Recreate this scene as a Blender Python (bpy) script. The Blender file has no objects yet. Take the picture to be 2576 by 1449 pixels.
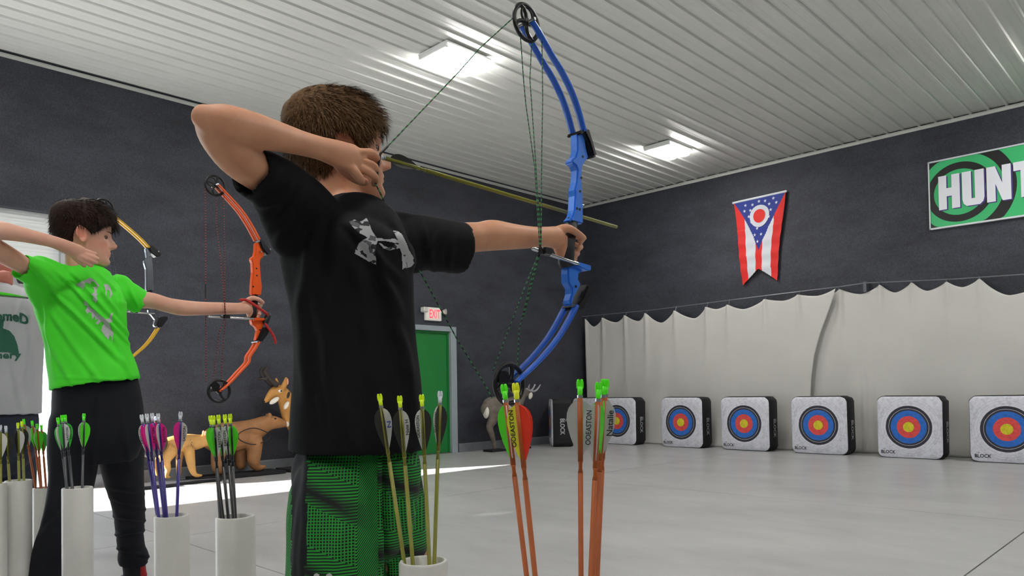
import bpy, bmesh, math, random
import numpy as np
from mathutils import Vector, Matrix, noise
from mathutils.bvhtree import BVHTree
random.seed(7)
S = bpy.context.scene
COL = S.collection
# ------------------------------------------------------------------ camera
F = 1864.0; CX = 1288.0; CY = 940.7
CAM = Vector((0, 0, .92))
FWD = Vector((-0.69686396, 0.7168796, 0.02154673)).normalized()
RGT = Vector((0.71669834, 0.69718615, -0.01658183)); RGT = (RGT - FWD * RGT.dot(FWD)).normalized()
UPV = RGT.cross(FWD)
cd = bpy.data.cameras.new('camera'); cam = bpy.data.objects.new('camera', cd); COL.objects.link(cam)
m = Matrix.Identity(4)
for i in range(3):
    m[i][0] = RGT[i]; m[i][1] = UPV[i]; m[i][2] = -FWD[i]; m[i][3] = CAM[i]
cam.matrix_world = m
cd.sensor_width = 36; cd.lens = F / 2576 * 36; cd.shift_y = (CY - 724.5) / 2576; cd.clip_start = .05; cd.clip_end = 400
S.camera = cam
# ------------------------------------------------------------------ sky, sun, exposure
W = bpy.data.worlds.new('sky'); S.world = W; W.use_nodes = True
bg = W.node_tree.nodes['Background']; bg.inputs[0].default_value = (.78, .88, 1, 1); bg.inputs[1].default_value = 5.0
sd = bpy.data.lights.new('sun', 'SUN'); sd.energy = 42; sd.angle = .009; sd.color = (1, .97, .92)
sun = bpy.data.objects.new('sun', sd); COL.objects.link(sun)
sdir = Vector((.405, .914, -math.tan(math.radians(21.6)))).normalized()
sun.rotation_euler = sdir.to_track_quat('-Z', 'Y').to_euler()
LAMP = 57.0
S.view_settings.view_transform = 'Standard'; S.view_settings.look = 'None'
S.view_settings.gamma = 1; S.view_settings.use_curve_mapping = False; S.view_settings.exposure = 0.0

# ------------------------------------------------------------------ pixel <-> world measuring helpers
def P(u, v, d): return CAM + d * (FWD + (u - CX) / F * RGT - (v - CY) / F * UPV)
def ray(u, v): return FWD + (u - CX) / F * RGT - (v - CY) / F * UPV
def onX(u, v, X): r = ray(u, v); return CAM + r * ((X - CAM.x) / r.x)
def onY(u, v, Y): r = ray(u, v); return CAM + r * ((Y - CAM.y) / r.y)
def onZ(u, v, Z): r = ray(u, v); return CAM + r * ((Z - CAM.z) / r.z)
def proj(p):
    v = Vector(p) - CAM; d = v.dot(FWD); return CX + F * v.dot(RGT) / d, CY - F * v.dot(UPV) / d, d
# ------------------------------------------------------------------ materials
def srgb(h):
    h = h.lstrip('#'); c = [int(h[i:i+2], 16) / 255 for i in (0, 2, 4)]
    return tuple((x / 12.92 if x <= .04045 else ((x + .055) / 1.055) ** 2.4) for x in c) + (1,)
MATS = {}
def mat(name, col, rough=.5, metal=0, noise_s=0, noise_a=.15, bump=0, bump_s=None, emit=0, sss=0, trans=0, coat=0, spec=.5, coord='Object', alpha=1):
    if name in MATS: return MATS[name]
    M = bpy.data.materials.new(name); M.use_nodes = True; n = M.node_tree.nodes; l = M.node_tree.links
    b = n['Principled BSDF']; c = srgb(col) if isinstance(col, str) else tuple(col) + (1,)
    b.inputs['Base Color'].default_value = c; b.inputs['Roughness'].default_value = rough; b.inputs['Metallic'].default_value = metal
    b.inputs['Specular IOR Level'].default_value = spec
    if coat: b.inputs['Coat Weight'].default_value = coat
    if sss: b.inputs['Subsurface Weight'].default_value = sss; b.inputs['Subsurface Radius'].default_value = (.012, .005, .003); b.inputs['Subsurface Scale'].default_value = 1
    if trans: b.inputs['Transmission Weight'].default_value = trans
    if alpha < 1: b.inputs['Alpha'].default_value = alpha
    if emit: b.inputs['Emission Color'].default_value = c; b.inputs['Emission Strength'].default_value = emit
    tc = n.new('ShaderNodeTexCoord')
    if noise_s:
        t = n.new('ShaderNodeTexNoise'); t.inputs['Scale'].default_value = noise_s; t.inputs['Detail'].default_value = 5
        l.new(tc.outputs[coord], t.inputs['Vector'])
        r = n.new('ShaderNodeMapRange'); r.inputs[1].default_value = .3; r.inputs[2].default_value = .7
        r.inputs[3].default_value = 1 - noise_a; r.inputs[4].default_value = 1 + noise_a; l.new(t.outputs[0], r.inputs[0])
        v = n.new('ShaderNodeVectorMath'); v.operation = 'SCALE'; v.inputs[0].default_value = c[:3]; l.new(r.outputs[0], v.inputs['Scale']); l.new(v.outputs[0], b.inputs['Base Color'])
        if emit: l.new(v.outputs[0], b.inputs['Emission Color'])
    if bump:
        t2 = n.new('ShaderNodeTexNoise'); t2.inputs['Scale'].default_value = bump_s or noise_s or 50; t2.inputs['Detail'].default_value = 4
        l.new(tc.outputs[coord], t2.inputs['Vector'])
        bp = n.new('ShaderNodeBump'); bp.inputs['Strength'].default_value = bump; bp.inputs['Distance'].default_value = .01
        l.new(t2.outputs[0], bp.inputs['Height']); l.new(bp.outputs[0], b.inputs['Normal'])
    MATS[name] = M; return M
# ------------------------------------------------------------------ object helpers
def tag(o, label=None, cat=None, group=None, kind=None):
    if label: o['label'] = label
    if cat: o['category'] = cat
    if group: o['group'] = group
    if kind: o['kind'] = kind
    return o
def empty(name, loc, label=None, cat=None, group=None, kind=None):
    o = bpy.data.objects.new(name, None); COL.objects.link(o); o.location = loc; o.empty_display_size = .1
    bpy.context.view_layer.update()
    return tag(o, label, cat, group, kind)
def link(name, me, mt=None, parent=None, smooth=False):
    o = bpy.data.objects.new(name, me); COL.objects.link(o)
    if mt is not None:
        for q in (mt if isinstance(mt, (list, tuple)) else [mt]): me.materials.append(q)
    if smooth:
        for p in me.polygons: p.use_smooth = True
    if parent is not None:
        o.parent = parent
        pm = Matrix.Identity(4); q = parent
        mw = Matrix.Identity(4)
        chain = []
        while q is not None: chain.append(q); q = q.parent
        for q in reversed(chain): mw = mw @ q.matrix_parent_inverse @ q.matrix_basis
        o.matrix_parent_inverse = mw.inverted()
    return o
def copy_tree(o, parent=None):
    c = o.copy(); COL.objects.link(c)
    if parent is not None:
        inv = o.matrix_parent_inverse.copy(); c.parent = parent; c.matrix_parent_inverse = inv
    for ch in list(o.children): copy_tree(ch, c)
    return c
class MB:
    """collects world-space shapes into one mesh"""
    def __init__(s): s.v = []; s.f = []; s.mi = []; s.cur = 0
    def add(s, vs, fs, mi=None):
        b = len(s.v); s.v += [tuple(x) for x in vs]; s.f += [tuple(i + b for i in f) for f in fs]
        s.mi += [s.cur if mi is None else mi] * len(fs); return s
    def box(s, c, size, R=None):
        c = Vector(c); vs = []
        for z in (-.5, .5):
            for y in (-.5, .5):
                for x in (-.5, .5):
                    p = Vector((x * size[0], y * size[1], z * size[2])); vs.append(c + (R @ p if R else p))
        return s.add(vs, [(0, 2, 3, 1), (4, 5, 7, 6), (0, 1, 5, 4), (2, 6, 7, 3), (0, 4, 6, 2), (1, 3, 7, 5)])
    def box2(s, a, b): return s.box([(a[i] + b[i]) / 2 for i in range(3)], [abs(b[i] - a[i]) for i in range(3)])
    def tube(s, pts, rad, n=10, cap=True, ratio=None, ref=None, round_ends=False):
        """sweep an ellipse along points; rad scalar/list, ratio = size across ref / size along"""
        pts = [Vector(p) for p in pts]; k = len(pts)
        rad = [rad] * k if not isinstance(rad, (list, tuple)) else list(rad)
        ratio = [1] * k if ratio is None else ([ratio] * k if not isinstance(ratio, (list, tuple)) else list(ratio))
        tang = []
        for i in range(k):
            t = pts[min(i + 1, k - 1)] - pts[max(i - 1, 0)]; tang.append(t.normalized() if t.length > 1e-9 else Vector((0, 0, 1)))
        if round_ends:
            def capr(p, t, r, rt, sgn):
                return [(p + t * sgn * r * math.sin(a), r * math.cos(a), rt, t) for a in (math.radians(30), math.radians(60), math.radians(82))]
            A = capr(pts[0], tang[0], rad[0], ratio[0], -1)[::-1]; B = capr(pts[-1], tang[-1], rad[-1], ratio[-1], 1)
            pts = [a[0] for a in A] + pts + [b[0] for b in B]; rad = [a[1] for a in A] + rad + [b[1] for b in B]
            ratio = [a[2] for a in A] + ratio + [b[2] for b in B]; tang = [a[3] for a in A] + tang + [b[3] for b in B]; k = len(pts)
        vs = []; fs = []; prev = None
        for i in range(k):
            t = tang[i]
            if ref is not None: a1 = t.cross(Vector(ref))
            elif prev is not None: a1 = prev - t * prev.dot(t)
            else: a1 = t.cross(Vector((0, 0, 1)) if abs(t.z) < .9 else Vector((1, 0, 0)))
            if a1.length < 1e-6: a1 = prev if prev is not None else t.orthogonal()
            a1 = a1.normalized(); a2 = a1.cross(t).normalized(); prev = a1
            for j in range(n):
                a = 2 * math.pi * j / n; vs.append(pts[i] + a1 * rad[i] * math.cos(a) + a2 * rad[i] * ratio[i] * math.sin(a))
        for i in range(k - 1):
            for j in range(n): fs.append((i * n + j, i * n + (j + 1) % n, (i + 1) * n + (j + 1) % n, (i + 1) * n + j))
        if cap: fs.append(tuple(range(n))[::-1]); fs.append(tuple((k - 1) * n + j for j in range(n)))
        return s.add(vs, fs)
    def ell(s, c, r, R=None, n=16, m=10):
        c = Vector(c); vs = [c + (R @ Vector((0, 0, -r[2])) if R else Vector((0, 0, -r[2])))]; fs = []
        for i in range(1, m):
            ph = -math.pi / 2 + math.pi * i / m
            for j in range(n):
                a = 2 * math.pi * j / n; p = Vector((r[0] * math.cos(ph) * math.cos(a), r[1] * math.cos(ph) * math.sin(a), r[2] * math.sin(ph)))
                vs.append(c + (R @ p if R else p))
        vs.append(c + (R @ Vector((0, 0, r[2])) if R else Vector((0, 0, r[2]))))
        for j in range(n): fs.append((0, 1 + (j + 1) % n, 1 + j))
        for i in range(m - 2):
            for j in range(n):
                a = 1 + i * n; fs.append((a + j, a + (j + 1) % n, a + n + (j + 1) % n, a + n + j))
        a = 1 + (m - 2) * n; e = len(vs) - 1
        for j in range(n): fs.append((a + j, a + (j + 1) % n, e))
        return s.add(vs, fs)
    def prism(s, poly, ex, off=None):
        """poly: list of 3D points (planar), extruded by vector ex"""
        poly = [Vector(p) for p in poly]; ex = Vector(ex); k = len(poly)
        vs = poly + [p + ex for p in poly]
        return s.add(vs, [tuple(range(k))[::-1], tuple(range(k, 2 * k))] + [(i, (i + 1) % k, (i + 1) % k + k, i + k) for i in range(k)])
    def torus(s, c, R_, r, ax, n=32, m=8, a0=0, a1=2 * math.pi, sx=1):
        c = Vector(c); ax = Vector(ax).normalized(); u = ax.orthogonal().normalized(); w = ax.cross(u)
        full = abs(a1 - a0 - 2 * math.pi) < 1e-6; k = n if full else n + 1; vs = []; fs = []
        for i in range(k):
            a = a0 + (a1 - a0) * i / n; d = u * math.cos(a) + w * math.sin(a)
            for j in range(m):
                b = 2 * math.pi * j / m; vs.append(c + d * (R_ + r * math.cos(b)) + ax * r * sx * math.sin(b))
        for i in range(n):
            i2 = (i + 1) % k
            for j in range(m): fs.append((i * m + j, i2 * m + j, i2 * m + (j + 1) % m, i * m + (j + 1) % m))
        return s.add(vs, fs)
    def mesh(s, name='m', bevel=0, recalc=True, segs=1):
        me = bpy.data.meshes.new(name); me.from_pydata(s.v, [], s.f)
        for p, i in zip(me.polygons, s.mi): p.material_index = i
        if recalc or bevel:
            bm = bmesh.new(); bm.from_mesh(me); bmesh.ops.recalc_face_normals(bm, faces=bm.faces)
            if bevel:
                es = [e for e in bm.edges if e.is_manifold and e.calc_face_angle(0) > .5]
                try: bmesh.ops.bevel(bm, geom=es, offset=bevel, segments=segs, affect='EDGES', clamp_overlap=True)
                except Exception: pass
            bm.to_mesh(me); bm.free()
        return me
    def build(s, name, mt, parent=None, bevel=0, smooth=False, segs=1):
        return link(name, s.mesh(name, bevel, segs=segs), mt, parent, smooth)
def autosmooth(o, ang=40):
    me = o.data
    for p in me.polygons: p.use_smooth = True
    bm = bmesh.new(); bm.from_mesh(me)
    for e in bm.edges:
        if e.is_manifold and e.calc_face_angle(0) > math.radians(ang): e.smooth = False
    bm.to_mesh(me); bm.free(); return o
def catmull(keys, n=4):
    """keys: list of equal-length tuples -> smooth interpolation"""
    K = [np.array(k, float) for k in keys]; out = []
    for i in range(len(K) - 1):
        p0 = K[max(i - 1, 0)]; p1 = K[i]; p2 = K[i + 1]; p3 = K[min(i + 2, len(K) - 1)]
        for j in range(n):
            t = j / n; out.append(.5 * ((2 * p1) + (-p0 + p2) * t + (2 * p0 - 5 * p1 + 4 * p2 - p3) * t * t + (-p0 + 3 * p1 - 3 * p2 + p3) * t ** 3))
    out.append(K[-1]); return [tuple(float(x) for x in o) for o in out]
def remesh(mb, voxel, smooth=0, factor=.5):
    """one continuous closed surface from overlapping closed shapes"""
    me = mb.mesh('tmp'); o = bpy.data.objects.new('tmp', me); COL.objects.link(o)
    r = o.modifiers.new('r', 'REMESH'); r.mode = 'VOXEL'; r.voxel_size = voxel; r.adaptivity = 0
    if smooth:
        q = o.modifiers.new('s', 'SMOOTH'); q.iterations = smooth; q.factor = factor
    dg = bpy.context.evaluated_depsgraph_get(); dg.update()
    out = bpy.data.meshes.new_from_object(o.evaluated_get(dg)); bpy.data.objects.remove(o); bpy.data.meshes.remove(me)
    out.materials.clear(); return out
def folds(me, lines, amp=.004):
    """cloth folds: ridges / valleys along measured lines, displaced along the normal"""
    co = np.empty(len(me.vertices) * 3); me.vertices.foreach_get('co', co); co = co.reshape(-1, 3)
    no = np.array([v.normal[:] for v in me.vertices])
    v = co - np.array(CAM); d = v @ np.array(FWD); u = CX + F * (v @ np.array(RGT)) / d; w = CY - F * (v @ np.array(UPV)) / d
    h = np.zeros(len(co))
    for (x0, y0, x1, y1, wd, a) in lines:
        L = math.hypot(x1 - x0, y1 - y0); tx, ty = (x1 - x0) / L, (y1 - y0) / L
        s = (u - x0) * tx + (w - y0) * ty; q = -(u - x0) * ty + (w - y0) * tx + .06 * wd * np.sin(s / 23.)
        env = 1 / (1 + np.exp(-(s) / 12)) / (1 + np.exp((s - L) / 12)); z = q / wd
        h += a * env * (np.exp(-z * z * 2) - .6 * np.exp(-(z - 1.1) ** 2 * 2))
    co += no * h[:, None]; me.vertices.foreach_set('co', co.ravel()); me.update(); return me
def text_mesh(txt, size=1, bold=.0, ext=0):
    c = bpy.data.curves.new('t', 'FONT'); c.body = txt; c.size = size; c.offset = bold; c.extrude = ext; c.align_x = 'CENTER'; c.align_y = 'CENTER'; c.resolution_u = 3
    o = bpy.data.objects.new('t', c); COL.objects.link(o); dg = bpy.context.evaluated_depsgraph_get(); dg.update()
    me = bpy.data.meshes.new_from_object(o.evaluated_get(dg)); bpy.data.objects.remove(o); return me
def text_on(name, txt, origin, ax, ay, h, mt, parent, width=None, bold=.0, depth=.0015, shear=0, arc=0):
    """text centred at origin, ax/ay = reading and up directions, h = cap height"""
    me = text_mesh(txt, 1, bold); xs = [v.co.x for v in me.vertices]; ys = [v.co.y for v in me.vertices]
    cx, cy = (min(xs) + max(xs)) / 2, (min(ys) + max(ys)) / 2; sy = h / (max(ys) - min(ys)); sx = (width / (max(xs) - min(xs))) if width else sy
    ax = Vector(ax).normalized(); ay = Vector(ay).normalized(); nz = ax.cross(ay)
    for v in me.vertices:
        x = (v.co.x - cx) * sx; y = (v.co.y - cy) * sy; x += shear * y
        if arc: y += -arc * x * x
        v.co = Vector(origin) + ax * x + ay * y + nz * depth
    return link(name, me, mt, parent)
# ------------------------------------------------------------------ THE ROOM
XL, YT, HC = -8.33, 10.5, 4.24
XR, YB = 5.0, -6.0
JY = 2.22      # jamb of the overhead door opening
DZ = 2.08      # lower edge of the raised door
def wall_mat(name, c):
    M = bpy.data.materials.new(name); M.use_nodes = True; n = M.node_tree.nodes; l = M.node_tree.links; b = n['Principled BSDF']
    tc = n.new('ShaderNodeTexCoord'); t = n.new('ShaderNodeTexNoise'); t.inputs['Scale'].default_value = 1.3; t.inputs['Detail'].default_value = 6; t.inputs['Roughness'].default_value = .65
    mp = n.new('ShaderNodeMapping'); mp.inputs['Scale'].default_value = (1, 1, 2.6); l.new(tc.outputs['Object'], mp.inputs[0]); l.new(mp.outputs[0], t.inputs[0])
    r = n.new('ShaderNodeValToRGB'); r.color_ramp.elements[0].position = .3; r.color_ramp.elements[1].position = .72
    r.color_ramp.elements[0].color = tuple(x * .72 for x in c) + (1,); r.color_ramp.elements[1].color = tuple(x * 1.35 for x in c) + (1,)
    l.new(t.outputs[0], r.inputs[0])
    t2 = n.new('ShaderNodeTexNoise'); t2.inputs['Scale'].default_value = 75; t2.inputs['Detail'].default_value = 3; l.new(tc.outputs['Object'], t2.inputs[0])
    mx = n.new('ShaderNodeMix'); mx.data_type = 'RGBA'; mx.blend_type = 'MULTIPLY'; mx.inputs[0].default_value = .8
    r2 = n.new('ShaderNodeValToRGB'); r2.color_ramp.elements[0].position = .35; r2.color_ramp.elements[1].position = .68
    r2.color_ramp.elements[0].color = (.68, .68, .7, 1); r2.color_ramp.elements[1].color = (1.3, 1.3, 1.3, 1); l.new(t2.outputs[0], r2.inputs[0])
    l.new(r.outputs[0], mx.inputs[6]); l.new(r2.outputs[0], mx.inputs[7]); l.new(mx.outputs[2], b.inputs['Base Color'])
    b.inputs['Roughness'].default_value = .62; b.inputs['Specular IOR Level'].default_value = .35
    bp = n.new('ShaderNodeBump'); bp.inputs['Strength'].default_value = .35; bp.inputs['Distance'].default_value = .006; l.new(t2.outputs[0], bp.inputs['Height']); l.new(bp.outputs[0], b.inputs['Normal'])
    return M
M_wall = wall_mat('dark grey textured wall', (.041, .044, .057))
M_wall2 = wall_mat('pale wall', (.55, .56, .57))
def floor_mat():
    M = bpy.data.materials.new('polished concrete'); M.use_nodes = True; n = M.node_tree.nodes; l = M.node_tree.links; b = n['Principled BSDF']
    tc = n.new('ShaderNodeTexCoord'); t = n.new('ShaderNodeTexNoise'); t.inputs['Scale'].default_value = 1.1; t.inputs['Detail'].default_value = 8; t.inputs['Roughness'].default_value = .62
    mp = n.new('ShaderNodeMapping'); mp.inputs['Rotation'].default_value = (0, 0, .75); mp.inputs['Scale'].default_value = (1, 2.2, 1); l.new(tc.outputs['Object'], mp.inputs[0]); l.new(mp.outputs[0], t.inputs[0])
    r = n.new('ShaderNodeValToRGB'); e = r.color_ramp.elements; e[0].position = .3; e[0].color = (.37, .37, .372, 1); e[1].position = .7; e[1].color = (.50, .498, .49, 1)
    l.new(t.outputs[0], r.inputs[0])
    t2 = n.new('ShaderNodeTexNoise'); t2.inputs['Scale'].default_value = 90; t2.inputs['Detail'].default_value = 2; l.new(tc.outputs['Object'], t2.inputs[0])
    mx = n.new('ShaderNodeMix'); mx.data_type = 'RGBA'; mx.blend_type = 'MULTIPLY'; mx.inputs[0].default_value = .25
    r2 = n.new('ShaderNodeValToRGB'); r2.color_ramp.elements[0].position = .3; r2.color_ramp.elements[1].position = .7; r2.color_ramp.elements[0].color = (.84, .84, .84, 1); r2.color_ramp.elements[1].color = (1.1, 1.1, 1.1, 1)
    l.new(t2.outputs[0], r2.inputs[0]); l.new(r.outputs[0], mx.inputs[6]); l.new(r2.outputs[0], mx.inputs[7])
    t3 = n.new('ShaderNodeTexNoise'); t3.inputs['Scale'].default_value = 3; t3.inputs['Detail'].default_value = 4; t3.inputs['Distortion'].default_value = .6; l.new(mp.outputs[0], t3.inputs[0])
    r3 = n.new('ShaderNodeValToRGB'); r3.color_ramp.elements[0].position = .22; r3.color_ramp.elements[0].color = (.94, .935, .93, 1); r3.color_ramp.elements[1].position = .5; r3.color_ramp.elements[1].color = (1, 1, 1, 1)
    l.new(t3.outputs[0], r3.inputs[0])
    mx2 = n.new('ShaderNodeMix'); mx2.data_type = 'RGBA'; mx2.blend_type = 'MULTIPLY'; mx2.inputs[0].default_value = .03; l.new(mx.outputs[2], mx2.inputs[6]); l.new(r3.outputs[0], mx2.inputs[7])
    l.new(mx2.outputs[2], b.inputs['Base Color'])
    rr = n.new('ShaderNodeMapRange'); rr.inputs[1].default_value = .3; rr.inputs[2].default_value = .7; rr.inputs[3].default_value = .30; rr.inputs[4].default_value = .33; l.new(t3.outputs[0], rr.inputs[0]); l.new(rr.outputs[0], b.inputs['Roughness'])
    b.inputs['Specular IOR Level'].default_value = .45
    return M
M_floor = floor_mat()
# concrete slabs with saw-cut joints
fl = empty('floor', (0, 0, 0), kind='structure')
jx = [XL, -4.95, -.94, 3.1, XR]; jy = [YB, -2.0, 1.9, 5.85, YT]
g = .004
for i in range(4):
    for k in range(4):
        MB().box2((jx[i] + (g if i else 0), jy[k] + (g if k else 0), -.12), (jx[i+1] - (g if i < 3 else 0), jy[k+1] - (g if k < 3 else 0), 0)).build('slab', M_floor, fl)
MB().box2((XL, YB, -.2), (XR, YT, -.13)).build('joint_base', mat('joint dirt', '#2b2926', .9), fl)
# walls
M_base = mat('grey painted baseboard', '#6f7378', .6, noise_s=3)
wl = empty('wall_left', (XL, 4, 0), kind='structure')
DY0, DY1, DH = 6.0, 7.27, 1.80       # green door opening
MB().box2((XL - .25, JY, 0), (XL, DY0, HC)).build('wall_panel', M_wall, wl)
MB().box2((XL - .25, DY0, DH), (XL, DY1, HC)).build('wall_panel', M_wall, wl)
MB().box2((XL - .25, DY1, 0), (XL, YT, HC)).build('wall_panel', M_wall, wl)
MB().box2((XL - .25, -2.6, 2.75), (XL, JY, HC)).build('wall_panel', M_wall, wl)
MB().box2((XL - .25, YB, 0), (XL, -2.6, HC)).build('wall_panel', M_wall, wl)
MB().box2((XL - .2, DY0 - .05, 0), (XL - .16, DY1 + .05, DH + .05)).build('door_backing', mat('dark green', '#0a4a1e', .6), wl)  # added unseen panel, stops daylight leaking past the door
tag(MB().box2((XL - .25, YT, 0), (XR + .1, YT + .15, HC)).build('wall_back', M_wall), kind='structure')
tag(MB().box2((XR, YB, 0), (XR + .15, YT, HC)).build('wall_right', M_wall), kind='structure')
tag(MB().box2((XL - .25, YB - .15, 0), (XR + .1, YB, HC)).build('wall_front', M_wall), kind='structure')
bb = MB(); bb.prism([(XL, JY, 0), (XL + .022, JY, 0), (XL + .022, JY, .115), (XL + .008, JY, .13), (XL, JY, .13)], (0, DY0 - .12 - JY, 0)); tag(bb.build('baseboard_left', M_base), kind='structure')
bb = MB(); bb.prism([(XL, DY1 + .12, 0), (XL + .022, DY1 + .12, 0), (XL + .022, DY1 + .12, .115), (XL + .008, DY1 + .12, .13), (XL, DY1 + .12, .13)], (0, YT - DY1 - .13, 0)); tag(bb.build('baseboard_left', M_base), kind='structure')
MBp = MB(); MBp.box2((XL + .022, YT - .022, 0), (XR, YT, .13)); tag(MBp.build('baseboard_back', M_base), kind='structure')
# ceiling of ribbed steel panels
M_ceil = mat('white ribbed steel', '#dcddd8', .55, noise_s=.7, noise_a=.04, spec=.3)
ce = empty('ceiling', (0, 0, HC), kind='structure')
pitch = .1905
def ceil_panel(x0, nrib):
    prof = []
    for r in range(nrib):
        x = x0 + r * pitch
        prof += [(x, 0), (x + .052, 0), (x + .060, -.0016), (x + .075, -.0016), (x + .083, 0), (x + .118, 0), (x + .126, -.0016), (x + .139, -.0016), (x + .146, 0), (x + .150, 0), (x + .161, -.018), (x + .180, -.018)]
    prof += [(x0 + nrib * pitch - .0006, 0)]
    m_ = MB(); top = [(p[0], .012) for p in (prof[-1], prof[0])]
    poly = [(p[0], YB, HC + p[1]) for p in prof] + [(p[0], YB, HC + .03) for p in top]
    m_.prism(poly, (0, YT - YB, 0)); return m_
x = XL + .02; xs0 = []
first = None
while x < XR:
    if first is None: o = ceil_panel(0, 5).build('ceiling_panel', M_ceil, ce); first = o; o.location = (x, 0, 0)
    else:
        o = first.copy(); COL.objects.link(o); o.parent = ce; o.matrix_parent_inverse = first.matrix_parent_inverse.copy(); o.location = (x, 0, 0)
    x += 5 * pitch
MB().box2((XL - .25, YB, HC + .035), (XR + .1, YT, HC + .1)).build('ceiling_deck', mat('roof deck', '#888888', .8), ce)
M_trim = mat('white steel trim', '#c9ccc6', .4, noise_s=2, noise_a=.05)
t_ = MB(); t_.box2((XL, JY - 4.9, HC - .062), (XL + .014, YT, HC - .0235)); t_.box2((XL + .014, JY - 4.9, HC - .05), (XL + .03, YT, HC - .044)); tag(t_.build('trim_1', M_trim), kind='structure')
t_ = MB(); t_.box2((XL + .03, YT - .014, HC - .062), (XR, YT, HC - .0235)); t_.box2((XL + .03, YT - .045, HC - .0295), (XR, YT - .014, HC - .0245)); tag(t_.build('trim_2', M_trim), kind='structure')
tag(MB().box2((XL - .25, DY0, -.02), (XL + .0, DY1, .01)).build('trim_3', mat('door sill','#6a6a66',.6)), kind='structure')
# green steel door
M_green = mat('green painted steel', '#137a33', .42, noise_s=2, noise_a=.05)
dr = empty('door_1', (XL, 6.6, 0), kind='structure')
MB().box2((XL - .09, DY0 + .01, .012), (XL - .045, DY1 - .01, DH - .01)).build('door_leaf', M_green, dr, bevel=.003)
M_frame = mat('blue grey painted frame', '#9aa4aa', .45, noise_s=4, noise_a=.05)
f_ = MB(); f_.box2((XL - .1, DY1 - .012, 0), (XL + .02, DY1 + .1, DH)); f_.box2((XL - .1, DY0 - .1, 0), (XL + .02, DY0 + .012, DH)); f_.build('door_jamb', M_frame, dr, bevel=.003)
MB().box2((XL - .1, DY0 - .1, DH), (XL + .02, DY1 + .1, DH + .075)).build('door_header', M_frame, dr, bevel=.003)
f_ = MB(); f_.box2((XL - .1, DY0 + .012, DH - .03), (XL - .02, DY1 - .012, DH - .0)); f_.box2((XL - .1, DY1 - .04, 0), (XL - .03, DY1 - .012, DH)); f_.build('door_stop', M_green, dr)
h_ = MB(); h_.tube([(XL - .045, DY0 + .1, .95), (XL + .012, DY0 + .1, .95)], .012); h_.tube([(XL + .012, DY0 + .1, .95), (XL + .012, DY0 + .21, .95)], .01, round_ends=True); h_.build('door_handle', mat('brushed steel', '#b5b7ba', .3, 1), dr)
# overhead sectional door, partly raised
M_od = mat('white overhead door', '#e4e7e6', .4, noise_s=3, noise_a=.03)
od = empty('door_2', (XL - .1, 0, DZ), kind='structure')
zz = DZ
for k in range(3):
    z1 = min(zz + .42, 3.3); q = MB()
    q.prism([(XL - .1, -2.7, zz + .004), (XL - .1, -2.7, z1 - .004), (XL - .14, -2.7, z1 - .004), (XL - .14, -2.7, zz + .004)], (0, JY + 2.7 - .02 + .1, 0))
    for s_ in (.07, .14, .28, .35): q.box2((XL - .1, -2.7, zz + s_), (XL - .092, JY + .07, zz + s_ + .022))
    q.build('door_panel', M_od, od); zz = z1
MB().box2((XL - .15, -2.7, DZ - .05), (XL - .09, JY + .08, DZ)).build('weather_strip', mat('black rubber', '#17181a', .7), od)
r_ = MB(); r_.box2((XL - .09, JY - .06, 0), (XL - .03, JY - .012, 2.75)); r_.build('door_track', mat('galvanised steel', '#aeb2b4', .35, .8), od)
# outside: paving, hedge and sky
tag(MB().box2((-60, -40, -.16), (XL - .25, 40, -.02)).build('pavement', mat('outdoor concrete paving', '#d9d7d2', .8, noise_s=.8, noise_a=.06)), kind='structure')
# ------------------------------------------------------------------ ceiling lights
M_lens = mat('glowing lamp lens', (1, .98, .95), .3, emit=LAMP); M_lbody = mat('white lamp body', '#e9ebe9', .4)
def ceiling_light(cx, cy, label, first=None):
    if first:
        o = copy_tree(first); o.location = (cx, cy, HC - .025); o['label'] = label
        return o
    o = empty('ceiling_light', (cx, cy, HC - .025), label, 'light', 'twin lens lights on the ceiling')
    b_ = MB(); z0 = HC - .025
    b_.box2((cx - .215, cy - .32, z0 - .02), (cx + .215, cy + .27, z0)); b_.box2((cx - .2, cy - .325, z0 - .06), (cx + .2, cy - .285, z0 - .02)); b_.build('housing', M_lbody, o, bevel=.004)
    for s_ in (-1, 1):
        l_ = MB(); X = cx + s_ * .105; poly = []
        for k in range(9):
            a = math.pi * k / 8; poly.append((X + .1 * math.cos(a), cy + .22 + .08 * math.sin(a), 0))
        poly += [(X - .1, cy - .283, 0), (X + .1, cy - .283, 0)]
        lo = [(Vector(p) - Vector((X, cy, 0))) * .88 + Vector((X, cy, 0)) for p in poly]
        v = [(p[0], p[1], z0 - .021) for p in poly] + [(p[0], p[1], z0 - .075) for p in lo]; k = len(poly)
        l_.add(v, [tuple(range(k)), tuple(range(k, 2 * k))[::-1]] + [(i, (i + 1) % k, (i + 1) % k + k, i + k) for i in range(k)])
        l_.build('lens', M_lens, o)
    MB().box2((cx - .18, cy - .283, z0 - .028), (cx + .18, cy + .12, z0 - .0205)).build('lamp_plate', M_lens, o)
    return o
L0 = ceiling_light(-5.41, 4.86, 'larger glowing twin-lens ceiling light behind the blue bow string')
ceiling_light(-5.49, 8.83, 'smaller, farther glowing ceiling light right of the blue bow', L0)
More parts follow.
